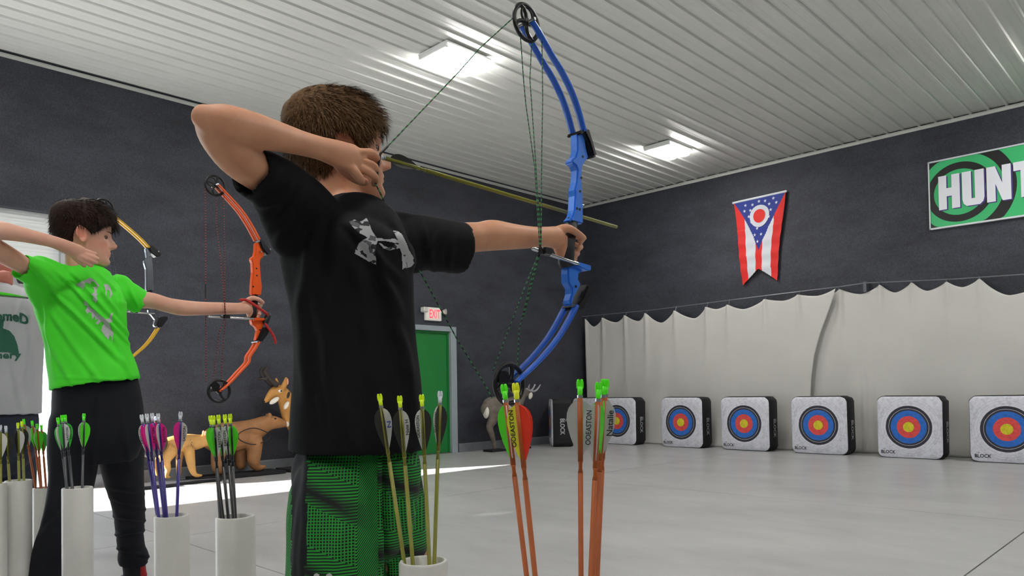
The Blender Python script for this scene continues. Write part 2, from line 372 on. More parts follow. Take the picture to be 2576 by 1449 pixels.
for (a, b) in [(-.7, 8.83), (-1.1, 4.3), (-5.4, .86), (-1.1, .4), (3.0, 8.83), (3.0, 4.6), (3.0, .4), (-5.4, -3.3), (-1.1, -3.3), (3.0, -3.3)]:  # extra lights added out of view to brighten the room
    u, v, d = proj((a, b, HC)) if (Vector((a, b, HC)) - CAM).dot(FWD) > .1 else (9999, 0, 0)
    if not (-60 < u < 2640 and -60 < v < 1500): ceiling_light(a, b, 'added unseen ceiling light, brightening the shooting line', L0)
    else: print('SKIP lamp', a, b, u, v)
# exit sign with emergency lamp heads
ex = empty('exit_sign', (XL, 6.91, 2.04), 'white lit exit sign with red letters above the green door', 'sign')
ew = mat('white plastic', '#d8d8d2', .5); 
MB().box2((XL, 6.77, 1.945), (XL + .05, 7.06, 2.135)).build('sign_housing', mat('lit sign face', '#dcd8d0', .5, emit=.25), ex, bevel=.006)
text_on('sign_letters', 'EXIT', (XL + .05, 6.93, 2.04), (0, 1, 0), (0, 0, 1), .125, mat('lit red letters', (1, .03, .05), .5, emit=2.2), ex, width=.2, bold=.012)
MB().box2((XL, 6.70, 2.055), (XL + .09, 6.785, 2.13)).build('lamp_head', ew, ex, bevel=.012)
q = MB(); q.tube([(XL + .02, 7.1, 2.085), (XL + .07, 7.13, 2.085)], [.022, .042], n=16); q.tube([(XL + .02, 7.05, 2.085), (XL + .02, 7.12, 2.085)], .015); q.build('lamp_head', ew, ex, smooth=False)
# ------------------------------------------------------------------ state flag
fy = YT - .02
fl_ = empty('flag', (-4.97, fy, 3.7), 'swallow-tailed red white and blue state flag hanging on the dark wall', 'flag')
TL = Vector((-5.38, fy, 3.715)); TR = Vector((-4.575, fy, 3.73)); BL = Vector((-5.262, fy, 2.44)); BR = Vector((-4.735, fy, 2.45))
def FQ(s, t):   # s 0..1 across, t 0..1 down, gentle cloth waves
    p = TL.lerp(TR, s).lerp(BL.lerp(BR, s), t); wv = .012 * math.sin(s * 7 + t * 5) * t + .006 * math.sin(t * 40) * (t > .35)
    return Vector((p.x + .012 * math.sin(t * 6 + s), p.y - .035 - wv, p.z))
def flag_part(name, inside, mt, off=0, n=90, m=110):
    vs = []; fs = []; idx = {}
    def V_(i, k):
        if (i, k) not in idx:
            idx[(i, k)] = len(vs); p = FQ(i / n, k / m); vs.append((p.x, p.y - off, p.z))
        return idx[(i, k)]
    for i in range(n):
        for k in range(m):
            if inside((i + .5) / n, (k + .5) / m): fs.append((V_(i, k), V_(i + 1, k), V_(i + 1, k + 1), V_(i, k + 1)))
    me = bpy.data.meshes.new(name); me.from_pydata(vs, [], fs)
    return link(name, me, mt, fl_, True)
def shape(s, t): return t < 1 - .17 * (1 - abs(s - .5) * 2) and 0 < s < 1
def tri(s, t): return t < .62 * (1 - abs(s - .5) * 2) + .0
M_red = mat('flag red', '#d8241f', .7, noise_s=9, noise_a=.06); M_wht = mat('flag white', '#d5d8e0', .7); M_blu = mat('flag blue', '#24368c', .7, noise_s=9, noise_a=.06)
def band(s, t):  # five stripes converging like the folded flag
    if s < .17 + .02 * t: return 0
    if s < .42: return 1
    if s < .585: return 0
    if s < .80 + .02 * t: return 1
    return 0
flag_part('red_stripe', lambda s, t: shape(s, t) and not tri(s, t) and band(s, t) == 0, M_red)
flag_part('white_stripe', lambda s, t: shape(s, t) and not tri(s, t) and band(s, t) == 1, M_wht)
flag_part('blue_triangle', lambda s, t: tri(s, t), M_blu)
cs, ct = .5, .22
def disc(name, s0, t0, rx, rt, mt, off, star=0, inner=0):
    q = MB(); k = star * 2 if star else 32; pts = []
    for i in range(k):
        a = 2 * math.pi * i / k + math.pi / 2; r = .42 if (star and i % 2) else 1
        p = FQ(s0 + rx * r * math.cos(a), t0 - rt * r * math.sin(a)); pts.append(Vector((p.x, p.y - off, p.z)))
    q.add(pts, [tuple(range(k))]); o = q.build(name, mt, fl_); return o
disc('white_ring', cs, ct, .205, .128, M_wht, .010); disc('red_disc', cs, ct, .125, .078, M_red, .018)
for (s0, t0) in [(.23, .065), (.37, .075), (.5, .05), (.62, .06), (.78, .05), (.20, .13), (.32, .135), (.70, .105), (.84, .105), (.28, .205), (.735, .175), (.33, .275), (.70, .25), (.46, .36), (.40, .43), (.55, .435), (.48, .515)]:
    disc('star', s0, t0, .034, .0215, M_wht, .014, star=5)
q = MB(); q.tube([TL + Vector((-.01, -.03, 0)), TR + Vector((.012, -.03, .0))], .017, n=12, round_ends=True); q.build('flag_sleeve', mat('white sleeve', '#e2e4ea', .5), fl_)
# ------------------------------------------------------------------ HUNT... sign
sg = empty('wall_sign', (-1.6, YT, 3.28), 'green framed sign with black rings and white letters, cut off by the frame', 'sign')
sx0, sx1, sz0, sz1 = -2.70, .35, 2.885, 3.715; sy = YT - .03
MB().box2((sx0, sy, sz0), (sx1, YT, sz1)).build('sign_board', mat('sign green', '#3dbb74', .35, noise_s=2, noise_a=.03), sg)
q = MB()
for (a, b) in [((sx0 - .012, sz0 - .02), (sx1, sz0)), ((sx0 - .012, sz1), (sx1, sz1 + .018)), ((sx0 - .014, sz0 - .02), (sx0, sz1 + .018))]: q.box2((a[0], sy - .012, a[1]), (b[0], YT, b[1]))
q.build('sign_frame', mat('white frame', '#dfe3e8', .4), sg)
def ring(cx, cz, r0, r1):
    vs = []; fs = []; n = 72
    for i in range(n + 1):
        a = 2 * math.pi * i / n
        for r in (r0, r1):
            vs.append((min(max(cx + r * math.cos(a), sx0 + .002), sx1), sy - .003, min(max(cz + r * math.sin(a), sz0 + .002), sz1 - .002)))
    for i in range(n): fs.append((2 * i, 2 * i + 1, 2 * i + 3, 2 * i + 2))
    me = bpy.data.meshes.new('ring'); me.from_pydata(vs, [], fs); return link('ring', me, mat('sign black', '#1b1c1c', .4), sg)
ring(-2.37, 3.29, .285, .37); ring(-2.37, 3.29, .475, .60)
M_lw = mat('sign white', '#eef0f8', .4); M_lp = mat('sign purple shadow', '#4c3a8a', .4)
BAR = {'H': [[(0, 0), (.38, 0), (.38, 1), (0, 1)], [(.62, 0), (1, 0), (1, 1), (.62, 1)], [(.38, .38), (.62, .38), (.62, .62), (.38, .62)]],
 'U': [[(0, .2), (.42, .2), (.42, 1), (0, 1)], [(.58, .2), (1, .2), (1, 1), (.58, 1)], [(0, .2), (.05, .08), (.2, 0), (.8, 0), (.95, .08), (1, .2)]],
 'N': [[(0, 0), (.36, 0), (.36, 1), (0, 1)], [(.64, 0), (1, 0), (1, 1), (.64, 1)], [(.36, 1), (.36, .5), (.64, 0), (.64, .5)]],
 'T': [[(.3, 0), (.7, 0), (.7, .76), (.3, .76)], [(0, .76), (1, .76), (1, 1), (0, 1)]]}
def letter(ch, x0, x1, z0, z1, y, mt, name):
    q = MB()
    for poly in BAR[ch]: q.prism([(x0 + (x1 - x0) * p[0], y, z0 + (z1 - z0) * p[1]) for p in poly], (0, .002, 0))
    return q.build(name, mt, sg)
xx = -2.60
for ch, w_ in (('H', .235), ('U', .235), ('N', .25), ('T', .235)):
    letter(ch, xx + .012, xx + w_ + .014, 3.085, 3.51, sy - .006, M_lp, 'letter_shadow'); letter(ch, xx, xx + w_, 3.096, 3.522, sy - .010, M_lw, 'letter'); xx += w_ + .026
# ------------------------------------------------------------------ backstop curtain and its cable
M_cur = mat('off white canvas', '#cdcbc6', .85, noise_s=1.2, noise_a=.05, bump=.08, bump_s=130)
yc = YT - .10
def curtain(name, x0, x1, peaks, edge=None, y=yc, label='', fx=None, n=260, m=70):
    """peaks: [(x, z_top)] hooks and sagging troughs; edge(t)->x of right edge"""
    xs = [p[0] for p in peaks]; zs = [p[1] for p in peaks]; vs = []; fs = []
    for i in range(n + 1):
        s = i / n
        for k in range(m + 1):
            t = k / m; X1 = edge(t) if edge else x1; X = x0 + (X1 - x0) * s
            a = max(0, min(len(xs) - 2, sum(1 for q in xs if q <= X) - 1)); w = (X - xs[a]) / (xs[a+1] - xs[a]); w = max(0, min(1, w)); 
            up = zs[a] > zs[a+1]; e = (1 - (1 - w) ** 1.6) if up else w ** 1.6
            zt = zs[a] + (zs[a+1] - zs[a]) * e
            z = zt * (1 - t) + .004 * t
            fall = 0
            for (px_, pz) in peaks[::2]:
                dd = (X - px_); fall += .034 * math.exp(-(dd / (.025 + .10 * t)) ** 2) * math.exp(-t * 3.2)
            yy = y - fall + .012 * noise.noise(Vector((X * 1.1, 3.1, t * 1.5))) * 2 + -.012 * noise.noise(Vector((X * 5 + t * 2, 1.7, t * 2.2)))
            if t > .82: yy -= .03 * ((t - .82) / .18) ** 2 * (1 + .9 * noise.noise(Vector((X * 6, 0, 9))))
            if fx: yy += fx(X, t)
            vs.append((X, yy, max(z, .004)))
    for i in range(n):
        for k in range(m):
            a = i * (m + 1) + k; fs.append((a, a + m + 1, a + m + 2, a + 1))
    me = bpy.data.meshes.new(name); me.from_pydata(vs, [], fs); o = link(name, me, M_cur, None, True)
    sm = o.modifiers.new('s', 'SOLIDIFY'); sm.thickness = .002
    return tag(o, label, 'curtain', 'backstop curtains')
def zpk(lst): 
    out = []
    for (u, v) in lst:
        p = onY(u, v, yc); out.append((p.x, p.z))
    return out
pk1 = zpk([(1432, 815), (1450, 842), (1479, 801), (1499, 822), (1521, 799), (1555, 811), (1577, 793), (1612, 808), (1629, 787), (1669, 812), (1702, 781), (1752, 801), (1781, 772), (1808, 778), (1836, 767), (1875, 778), (1928, 753), (1975, 757), (2013, 742), (2060, 745), (2108, 724)])
pk2 = zpk([(2030, 745), (2060, 752), (2112, 727), (2165, 739), (2212, 715), (2250, 735), (2293, 709), (2332, 731), (2381, 708), (2422, 722), (2464, 700), (2540, 742), (2600, 726)])
pk2 += [(pk2[-1][0] + .35, 2.05), (-.9, 2.12), (-.5, 2.0), (.1, 2.12)]
epts = [onY(u, v, yc) for (u, v) in [(2109, 726), (2093, 770), (2068, 830), (2052, 890), (2045, 950), (2043, 1000)]]
def edge1(t):
    z = 2.2 * (1 - t)
    for a, b in zip(epts, epts[1:]):
        if z >= b.z: return b.x + (a.x - b.x) * max(0, min(1, (z - b.z) / (a.z - b.z)))
    return epts[-1].x
pk1[-1] = (pk1[-1][0] + .02, pk1[-1][1])
curtain('curtain', max(pk1[0][0], XL + .12), 0, pk1, edge1, yc - .05, 'off-white backstop curtain, left sheet with the curved overlapping edge', fx=lambda X, t: -.02 * math.exp(-((X + 4.62 - .9 * t) / .05) ** 2) * (1 - t) * 0)
def fx2(X, t):
    s = 0
    for (c, w, a) in [(-3.72, .05, .03), (-3.55, .035, .03), (-3.38, .035, .025), (-3.2, .04, .02)]: s -= a * math.exp(-((X - c) / w) ** 2) * min(1, max(0, (t - .25) * 2))
    return s
curtain('curtain', pk2[0][0], .1, pk2, None, yc + .03, 'off-white backstop curtain, right sheet running behind the last two targets', fx=fx2)
cb = empty('cable', (-4, yc, 2.2), 'thin steel cable holding up the backstop curtains', 'cable')
cpts = [onY(u, v, yc) for (u, v) in [(1425, 800), (1640, 780), (1860, 752), (2040, 730), (2108, 722), (2175, 712), (2400, 702), (2576, 690), (2800, 676)]]
q = MB(); q.tube([(XL, cpts[0].y, cpts[0].z)] + cpts + [(.1, yc, cpts[-1].z)], .0075, n=6); q.build('wire', mat('galvanised wire', '#85878c', .4, .5), cb)
q = MB(); q.box2((cpts[5].x - .02, yc, cpts[5].z - .12), (cpts[5].x + .02, YT, cpts[5].z + .02)); q.build('cable_bracket', mat('grey bracket', '#5c6066', .5, .4), cb)
M_hook = mat('hook steel', '#777a80', .4, .7)
hk = pk1[::2][1:] + pk2[2::2][:-2]
for (hx, hz) in hk:
    zc = None
    for a, b in zip(cpts, cpts[1:]):
        if a.x <= hx <= b.x: zc = a.z + (b.z - a.z) * (hx - a.x) / (b.x - a.x)
    if zc is None: continue
    q = MB(); q.torus((hx, yc - .004, zc - .004), .012, .0035, (1, 0, .2), n=14, m=6); q.tube([(hx, yc - .012, zc - .012), (hx, yc - .035, min(hz, zc) - .012)], .004, n=6); q.build('curtain_hook', M_hook, cb)
# ------------------------------------------------------------------ block targets
M_tw = None
def target_mat():
    M = bpy.data.materials.new('target print'); M.use_nodes = True; n = M.node_tree.nodes; l = M.node_tree.links; b = n['Principled BSDF']
    tc = n.new('ShaderNodeTexCoord'); sp = n.new('ShaderNodeSeparateXYZ'); l.new(tc.outputs['Object'], sp.inputs[0])
    cb_ = n.new('ShaderNodeCombineXYZ'); l.new(sp.outputs[0], cb_.inputs[0]); 
    sz = n.new('ShaderNodeMath'); sz.operation = 'SUBTRACT'; sz.inputs[1].default_value = .385; l.new(sp.outputs[2], sz.inputs[0]); l.new(sz.outputs[0], cb_.inputs[1])
    ln = n.new('ShaderNodeVectorMath'); ln.operation = 'LENGTH'; l.new(cb_.outputs[0], ln.inputs[0])
    t = n.new('ShaderNodeTexNoise'); t.inputs['Scale'].default_value = 14; t.inputs['Detail'].default_value = 4; l.new(tc.outputs['Object'], t.inputs[0])
    dd = n.new('ShaderNodeMath'); dd.operation = 'MULTIPLY_ADD'; dd.inputs[1].default_value = .006; l.new(t.outputs[0], dd.inputs[0]); l.new(ln.outputs['Value'], dd.inputs[2])
    sc = n.new('ShaderNodeMath'); sc.operation = 'MULTIPLY'; sc.inputs[1].default_value = 2.0; l.new(dd.outputs[0], sc.inputs[0])
    r = n.new('ShaderNodeValToRGB'); r.color_ramp.interpolation = 'CONSTANT'; e = r.color_ramp.elements
    Y_, R_, B_, K_, Wt, G_ = srgb('#d9cf2a'), srgb('#e2504e'), srgb('#2a6cc4'), srgb('#34323a'), srgb('#dcdde6'), srgb('#a9a9b2')
    stops = [(0, Y_), (.128, R_), (.27, B_), (.408, K_), (.452, Wt), (.459, K_), (.525, Wt), (.585, G_), (.589, Wt), (.645, G_), (.649, Wt), (.70, G_), (.704, Wt)]
    e[0].position = 0; e[0].color = Y_; e[1].position = stops[1][0]; e[1].color = stops[1][1]
    for p_, c_ in stops[2:]: q = e.new(p_); q.color = c_
    l.new(sc.outputs[0], r.inputs[0])
    mx = n.new('ShaderNodeMix'); mx.data_type = 'RGBA'; mx.blend_type = 'MULTIPLY'; mx.inputs[0].default_value = .4
    t2 = n.new('ShaderNodeTexNoise'); t2.inputs['Scale'].default_value = 22; t2.inputs['Detail'].default_value = 5; t2.inputs['Distortion'].default_value = 1; l.new(tc.outputs['Object'], t2.inputs[0])
    r2 = n.new('ShaderNodeValToRGB'); r2.color_ramp.elements[0].position = .36; r2.color_ramp.elements[0].color = (.6, .6, .6, 1); r2.color_ramp.elements[1].position = .55; r2.color_ramp.elements[1].color = (1.08, 1.08, 1.08, 1)
    l.new(t2.outputs[0], r2.inputs[0]); l.new(r.outputs[0], mx.inputs[6]); l.new(r2.outputs[0], mx.inputs[7]); l.new(mx.outputs[2], b.inputs['Base Color'])
    b.inputs['Roughness'].default_value = .8
    bp = n.new('ShaderNodeBump'); bp.inputs['Strength'].default_value = .5; bp.inputs['Distance'].default_value = .008; l.new(t2.outputs[0], bp.inputs['Height']); l.new(bp.outputs[0], b.inputs['Normal'])
    return M
M_tface = target_mat(); M_tblk = mat('black woven cover', '#15151a', .75, noise_s=30, noise_a=.2, bump=.15, bump_s=90)
M_prw = mat('pale print', '#b9babd', .7); M_prb = mat('black print', '#1d1d22', .7)
def rrect(w, h, r, n=7):
    pts = []
    for (cx, cz, a0) in [(w/2 - r, h - r, 0), (-w/2 + r, h - r, 90), (-w/2 + r, r, 180), (w/2 - r, r, 270)]:
        for i in range(n + 1):
            a = math.radians(a0 + 90 * i / n); pts.append((cx + r * math.cos(a), cz + r * math.sin(a)))
    return pts
def make_target(X, Y, rz, label, seed, w=.745, h=.765, dp=.3, lean=0, group='block archery targets in a row', text=True):
    o = empty('archery_target', (0, 0, 0), label, 'target', group)
    pts = rrect(w, h, .085); k = len(pts); rnd = random.Random(seed)
    wob = [rnd.uniform(-.006, .006) for _ in pts]
    def ringp(y, s, z=0): return [(p[0] * s, y, (p[1] - h/2) * s + h/2 + z) for p in pts]
    body = MB(); rings = [ringp(.018, .985), ringp(.03, 1.0), ringp(dp * .5, 1.012), ringp(dp - .03, 1.0), ringp(dp, .96)]
    for r in rings:
        for i, p in enumerate(r): r[i] = (p[0] + wob[i], p[1], max(.0, p[2] + wob[i] * .6))
    vs = [p for r in rings for p in r]; fs = []
    for a in range(len(rings) - 1):
        for i in range(k): fs.append((a*k + i, a*k + (i+1) % k, (a+1)*k + (i+1) % k, (a+1)*k + i))
    fs += [tuple(range(k)), tuple((len(rings)-1)*k + i for i in range(k))[::-1]]
    body.add(vs, fs); body.build('cover', M_tblk, o, smooth=True)
    fa = MB(); N = 10; gr = [[(p[0] + wob[i] * .6, .018 - .0185 * (1 - s ** 6), (p[1] - h/2)) for i, p in enumerate(pts)] for s in (1,)]
    ss = [1, .985, .95, .86, .7, .5, .25]; vs = []; fs = []
    for s in ss:
        yy = .019 - .026 * (1 - s ** 10) ** .5
        for i, p in enumerate(pts): vs.append((p[0] * s * .985 + wob[i] * .6, yy, max(.001, (p[1] - h/2) * s * .985 + h/2 + wob[i] * .4)))
    for a in range(len(ss) - 1):
        for i in range(k): fs.append((a*k + i, a*k + (i+1) % k, (a+1)*k + (i+1) % k, (a+1)*k + i))
    fs.append(tuple((len(ss)-1)*k + i for i in range(k)))
    fa.add(vs, fs); fa.build('printed_face', M_tface, o, smooth=True)
    if text:
        text_on('print', 'BLOCK', (-w/2 + .135, -.0065, .075), (1, 0, 0), (0, 0, 1), .042, M_prb, o, width=.165, bold=.02)
        text_on('print', 'THE', (-w/2 + .085, -.0065, .112), (1, 0, 0), (0, 0, 1), .012, M_prb, o, width=.035, bold=.01)
    text_on('print', 'BLOCK', (w/2 + .006, dp * .5, h * .42), (0, 0, -1), (0, 1, 0), .075, M_prw, o, width=.26, bold=.025, depth=.006)
    text_on('print', 'THE', (w/2 + .006, dp * .5 + .055, h * .42 + .105), (0, 0, -1), (0, 1, 0), .018, M_prw, o, width=.04, bold=.01, depth=.006)
    o.location = (X, Y, .0); o.rotation_euler = (lean, 0, rz); return o
YF = 9.885
make_target(-1.836, YF - .02, .015, 'white block target with coloured rings, cut off at the right edge', 1)
make_target(-2.857, YF, 0, 'block target with ring face, second from the right', 2)
make_target(-3.957, YF, .0, 'block target with ring face in front of the curtain overlap', 3)
make_target(-5.01, YF, .0, 'block target with ring face, standing close left of the curtain overlap', 4)
make_target(-6.04, YF, .0, 'block target with ring face, leftmost of those seen whole', 5, w=.72)
make_target(-7.235, YF, .0, 'block target partly hidden behind the orange arrows, its rings half in view', 6, w=.73)
make_target(-7.945, YF + .09, 0, 'block target by the corner, mostly hidden behind its neighbour and the arrows', 7, w=.62, dp=.26)
t0 = make_target(0, 0, 0, 'block target turned side-on against the left wall, black side forward', 8, w=.7, text=False, group='block archery targets in a row', dp=.34)
t0.location = (-8.06, 9.33, 0); t0.rotation_euler = (0, 0, math.radians(-45)); t0.location = (-8.02, 9.13, 0)
# ------------------------------------------------------------------ floor quivers (white tubes)
M_pvc = mat('white pvc', '#c9c8c2', .38, noise_s=6, noise_a=.05, spec=.5); M_pvcd = mat('grey dirt', '#8c8a84', .6, noise_s=30, noise_a=.3)
TUBES = {}
def quiver(key, uc, vtop, wpx, label, lean=(0, 0), dia=.089):
    d = dia * F / wpx; top = P(uc, vtop, d); o = empty('floor_quiver', (top.x + lean[0], top.y + lean[1], 0), label, 'quiver', 'white tube floor quivers')
    R = dia / 2; q = MB(); n = 40; vs = []; fs = []; prof = [(R, 0), (R, top.z - .003), (R - .002, top.z), (R - .006, top.z), (R - .008, top.z - .003), (R - .008, .09)]
    for (r, z) in prof:
        f = z / top.z
        for i in range(n):
            a = 2 * math.pi * i / n; vs.append((top.x + lean[0] * (1 - f) + r * math.cos(a), top.y + lean[1] * (1 - f) + r * math.sin(a), z))
    k = len(prof)
    for a in range(k - 1):
        for i in range(n): fs.append((a*n + i, a*n + (i+1) % n, (a+1)*n + (i+1) % n, (a+1)*n + i))
    q.add(vs, fs); autosmooth(q.build('tube', M_pvc, o), 50)
    q = MB(); q.tube([(top.x + lean[0], top.y + lean[1], .004), (top.x + lean[0], top.y + lean[1], .10)], R - .009, n=24); q.build('end_plug', M_pvcd, o)
    q = MB(); q.tube([(top.x + lean[0], top.y + lean[1], 0), (top.x + lean[0], top.y + lean[1], .004)], R + .035, n=32); q.build('base_plate', M_pvc, o)
    TUBES[key] = (top, R - .008, d); return o
quiver('A', 1065, 1410, 122, 'nearest white tube quiver, holding the olive arrows in front of the boy in black')
quiver('B', 592, 1298, 95, 'white tube quiver holding black-shafted arrows with green vanes')
quiver('C', 432, 1296, 82, 'white tube quiver holding purple arrows with pink vanes')
quiver('D', 195, 1226, 70, 'white tube quiver between the legs of the boy in green')
quiver('E', 113, 1226, 53, 'white tube quiver half hidden behind the leg of the boy in green')
quiver('F', 46, 1208, 60, 'white tube quiver with several olive arrows, left of the boy in green')
quiver('G', -19, 1216, 62, 'white tube quiver cut off by the left edge')
quiver('H', 1378, 1548, 163, 'white tube quiver below the frame holding the red-vaned orange arrow', dia=.089)
quiver('I', 1474, 1546, 163, 'white tube quiver below the frame holding the orange arrows with green and white vanes', dia=.089)
# ------------------------------------------------------------------ arrows
M_olive = mat('olive arrow shaft', '#757518', .4, 0, noise_s=40, noise_a=.12); M_orsh = mat('orange brown arrow shaft', '#a04c06', .5, 0, noise_s=20, noise_a=.12)
M_bksh = mat('black arrow shaft', '#101014', .3); M_pusk = mat('purple arrow shaft', '#2b1f74', .3, .2); M_gysh = mat('dark grey arrow shaft', '#2b2e34', .35)
M_nyg = mat('yellow green nock', '#c9e51c', .3, emit=.12); M_ng = mat('bright green nock', '#4fe01c', .3, emit=.12); M_nw = mat('clear white nock', '#d9dee6', .2); M_ny = mat('yellow nock', '#dbe22a', .3, emit=.1)
M_vw = mat('white vane', '#c9cbc8', .5, sss=.1); M_vg = mat('green vane', '#4fd41f', .45); M_vy = mat('yellow vane', '#d8d81f', .45); M_vr = mat('red vane', '#e02c06', .45)
M_vk = mat('black vane', '#22221d', .5); M_vp = mat('pink vane', '#e0168c', .45); M_vc = mat('clear white vane', '#c6c9c6', .4, trans=.0, alpha=.55); M_vgm = mat('mid green vane', '#36b43c', .5)
M_ink = mat('black ink', '#14141a', .6); M_inkb = mat('blue ink', '#3a4aa0', .6); M_ring = mat('silver nock ring', '#b9bcc2', .3, .8)
def arrow(name, tip, tail, mshaft, mnock, vanes, label, group=None, r=.0042, vl=.088, vh=.016, rot=0, texts=None, vstart=.026, collar=True, cat='arrow'):
    """tail = nock end, tip = point end; vanes = list of (angle, material)"""
    tip = Vector(tip); tail = Vector(tail); ax = (tip - tail).normalized()
    o = empty(name, tip, label, cat, group)
    side = ax.cross(FWD).normalized(); fr = side.cross(ax).normalized()
    if fr.dot(FWD) > 0: fr = -fr            # fr faces the archers' line
    q = MB(); q.tube([tail + ax * .013, tail + ax * (vl + vstart + .01)], r, n=10); 
    if collar:
        s = tail + ax * (vl + vstart + .01); q.tube([s, s + ax * .004, s + ax * .010, s + ax * .016], [r, r * .72, r * .72, r], n=10); q.tube([s + ax * .016, tip], r, n=10)
    else: q.tube([tail + ax * (vl + vstart + .01), tip], r, n=10)
    q.build('shaft', mshaft, o, smooth=True)
    n_ = MB(); a = MB()
    n_.tube([tail + ax * .013, tail + ax * .009, tail], [r * .8, r * 1.02, r * 1.0], n=10)
    for sg_ in (-1, 1):
        b0 = tail + side * sg_ * r * .62; n_.tube([b0 + ax * .002, b0 - ax * .005 + side * sg_ * .0003, b0 - ax * .009], [r * .42, r * .40, r * .3], n=8, ratio=1.7, ref=side, round_ends=True)
    n_.build('nock', mnock, o, smooth=True)
    a.tube([tail + ax * .012, tail + ax * .016], r * 1.12, n=10); a.build('nock_ring', M_ring, o)
    for i, (ang, mv) in enumerate(vanes):
        an = math.radians(ang + rot); dr_ = side * math.cos(an) + fr * math.sin(an)
        pr_ = [(0, .12), (.06, .55), (.14, .82), (.24, .97), (.34, 1.0), (.5, .9), (.7, .62), (.88, .28), (1, .04)]
        s0 = tail + ax * vstart; th = ax.cross(dr_).normalized() * .0007
        base = [s0 + ax * vl * t + dr_ * r * .8 for (t, hh) in pr_]; top = [s0 + ax * vl * t + dr_ * (r + vh * hh) for (t, hh) in pr_]
        m_ = MB(); k = len(pr_); vs = [p - th for p in base] + [p - th * .5 for p in top] + [p + th for p in base] + [p + th * .5 for p in top]; fs = []
        for j in range(k - 1): fs += [(j, j+1, k+j+1, k+j), (2*k+j+1, 2*k+j, 3*k+j, 3*k+j+1), (k+j, k+j+1, 3*k+j+1, 3*k+j), (j+1, j, 2*k+j, 2*k+j+1)]
        m_.add(vs, fs); ve = m_.build('vane', mv, o)
        if texts and i in texts:
            tx, mi, hh, ww = texts[i]; up = dr_; c = s0 + ax * vl * .42 + dr_ * (r + vh * .48)
            rd = -ax if texts[i][0] != 'H' else ax
            nz = rd.cross(up)
            if nz.dot(CAM - c) < 0: rd = rd; up_ = -up
            else: up_ = up
            text_on('print', tx, c, rd, up_, hh, mi, ve, width=ww, bold=.012, depth=.0011)
    return o
def in_tube(key, nu, nv, bu, dn, f=.55, back=None):
    """tail end seen at (nu, nv); crosses the quiver rim at column bu; point rests at the bottom"""
    top, R, d = TUBES[key]; off = 0
    rim = P(bu, proj(top)[1], d); dx = (rim - top).dot(RGT); dx = max(-R * .9, min(R * .9, dx)); lim = math.sqrt(max(0, (R * .93) ** 2 - dx * dx))
    dy = max(-lim, min(lim, dn)); hr = Vector((RGT.x, RGT.y, 0)).normalized(); hf = Vector((FWD.x, FWD.y, 0)).normalized()
    rim = top + hr * dx + hf * dy
    tail = P(nu, nv, d + dy * 1.3 + (0)); dirv = (rim - tail); k = (tail.z - .10) / (tail.z - rim.z); tip = tail + dirv * k
    # keep the point inside the tube
    h2 = Vector((tip.x - top.x, tip.y - top.y, 0)); 
    if h2.length > R * .9:
        h2 = h2.normalized() * R * .9; tip = Vector((top.x + h2.x, top.y + h2.y, .10))
        # steepen so that it still crosses the rim near the measured place
    return tip, tail
DV = [(0, None), (120, None), (240, None)]
g1 = 'olive arrows in the nearest quiver'
for (nu, nv, bu, dy, mn, vv, tx, lb) in [
    (956, 1004, 1028, .01, M_nyg, [(-28, M_vw), (165, M_vk), (70, M_vk)], {0: ('N', M_inkb, .008, .012)}, 'olive arrow with yellow-green nock, leftmost in the nearest quiver, leaning most'),
    (1006, 1009, 1040, -.01, M_nyg, [(-35, M_vw), (175, M_vk), (80, M_vk)], {0: ('Nate H', M_ink, .007, .028)}, 'olive arrow with a handwritten white vane, second from left in the nearest quiver'),
    (1061, 1006, 1080, .0, M_nyg, [(200, M_vw), (-15, M_vk), (80, M_vk)], {0: ('OOEASTON', M_ink, .0062, .041)}, 'upright olive arrow with open yellow-green nock, white vane on the left'),
    (1107, 997, 1090, .02, M_nw, [(222, M_vw), (-30, M_vk), (110, M_vk)], {0: ('OOEASTON', M_ink, .005, .038)}, 'olive arrow with white nock, rightmost in the nearest quiver')]:
    tip, tail = in_tube('A', nu, nv, bu, dy)
    arrow('arrow', tip, tail, M_olive, mn, vv, lb, g1, r=.0037, vl=.0735, vh=.0125, vstart=.018, texts=tx)
gb = 'black arrows with green vanes'
for (nu, nv, bu, dy, rot, lb, vv) in [
    (530, 1056, 553, .012, 0, 'black arrow with green nock, leftmost of the green-vaned bunch', [(185, M_vg), (-25, M_vw), (80, M_vg)]),
    (537, 1056, 562, -.02, 0, 'black arrow doubled up behind the leftmost green-vaned one', [(195, M_vg), (-30, M_vw), (90, M_vg)]),
    (550, 1054, 574, .0, 0, 'black arrow in the middle of the green-vaned bunch with inked white vane', [(215, M_vw), (-35, M_vw), (90, M_vg)]),
    (566, 1053, 587, .02, 0, 'black arrow second from the right in the green-vaned bunch', [(195, M_vg), (-40, M_vw), (90, M_vw)]),
    (579, 1052, 596, -.01, 0, 'black arrow rightmost in the green-vaned bunch, green vane outward', [(225, M_vw), (-5, M_vg), (90, M_vg)])]:
    tip, tail = in_tube('B', nu, nv, bu, dy)
    arrow('arrow', tip, tail, M_bksh, M_nyg, vv, lb, gb, r=.0038, vl=.069, vh=.0125, vstart=.018, texts={1: ('EASTON', M_ink, .0065, .036)} if nu != 579 else {0: ('EASTON', M_ink, .0065, .036)})
gc = 'purple arrows with pink vanes'
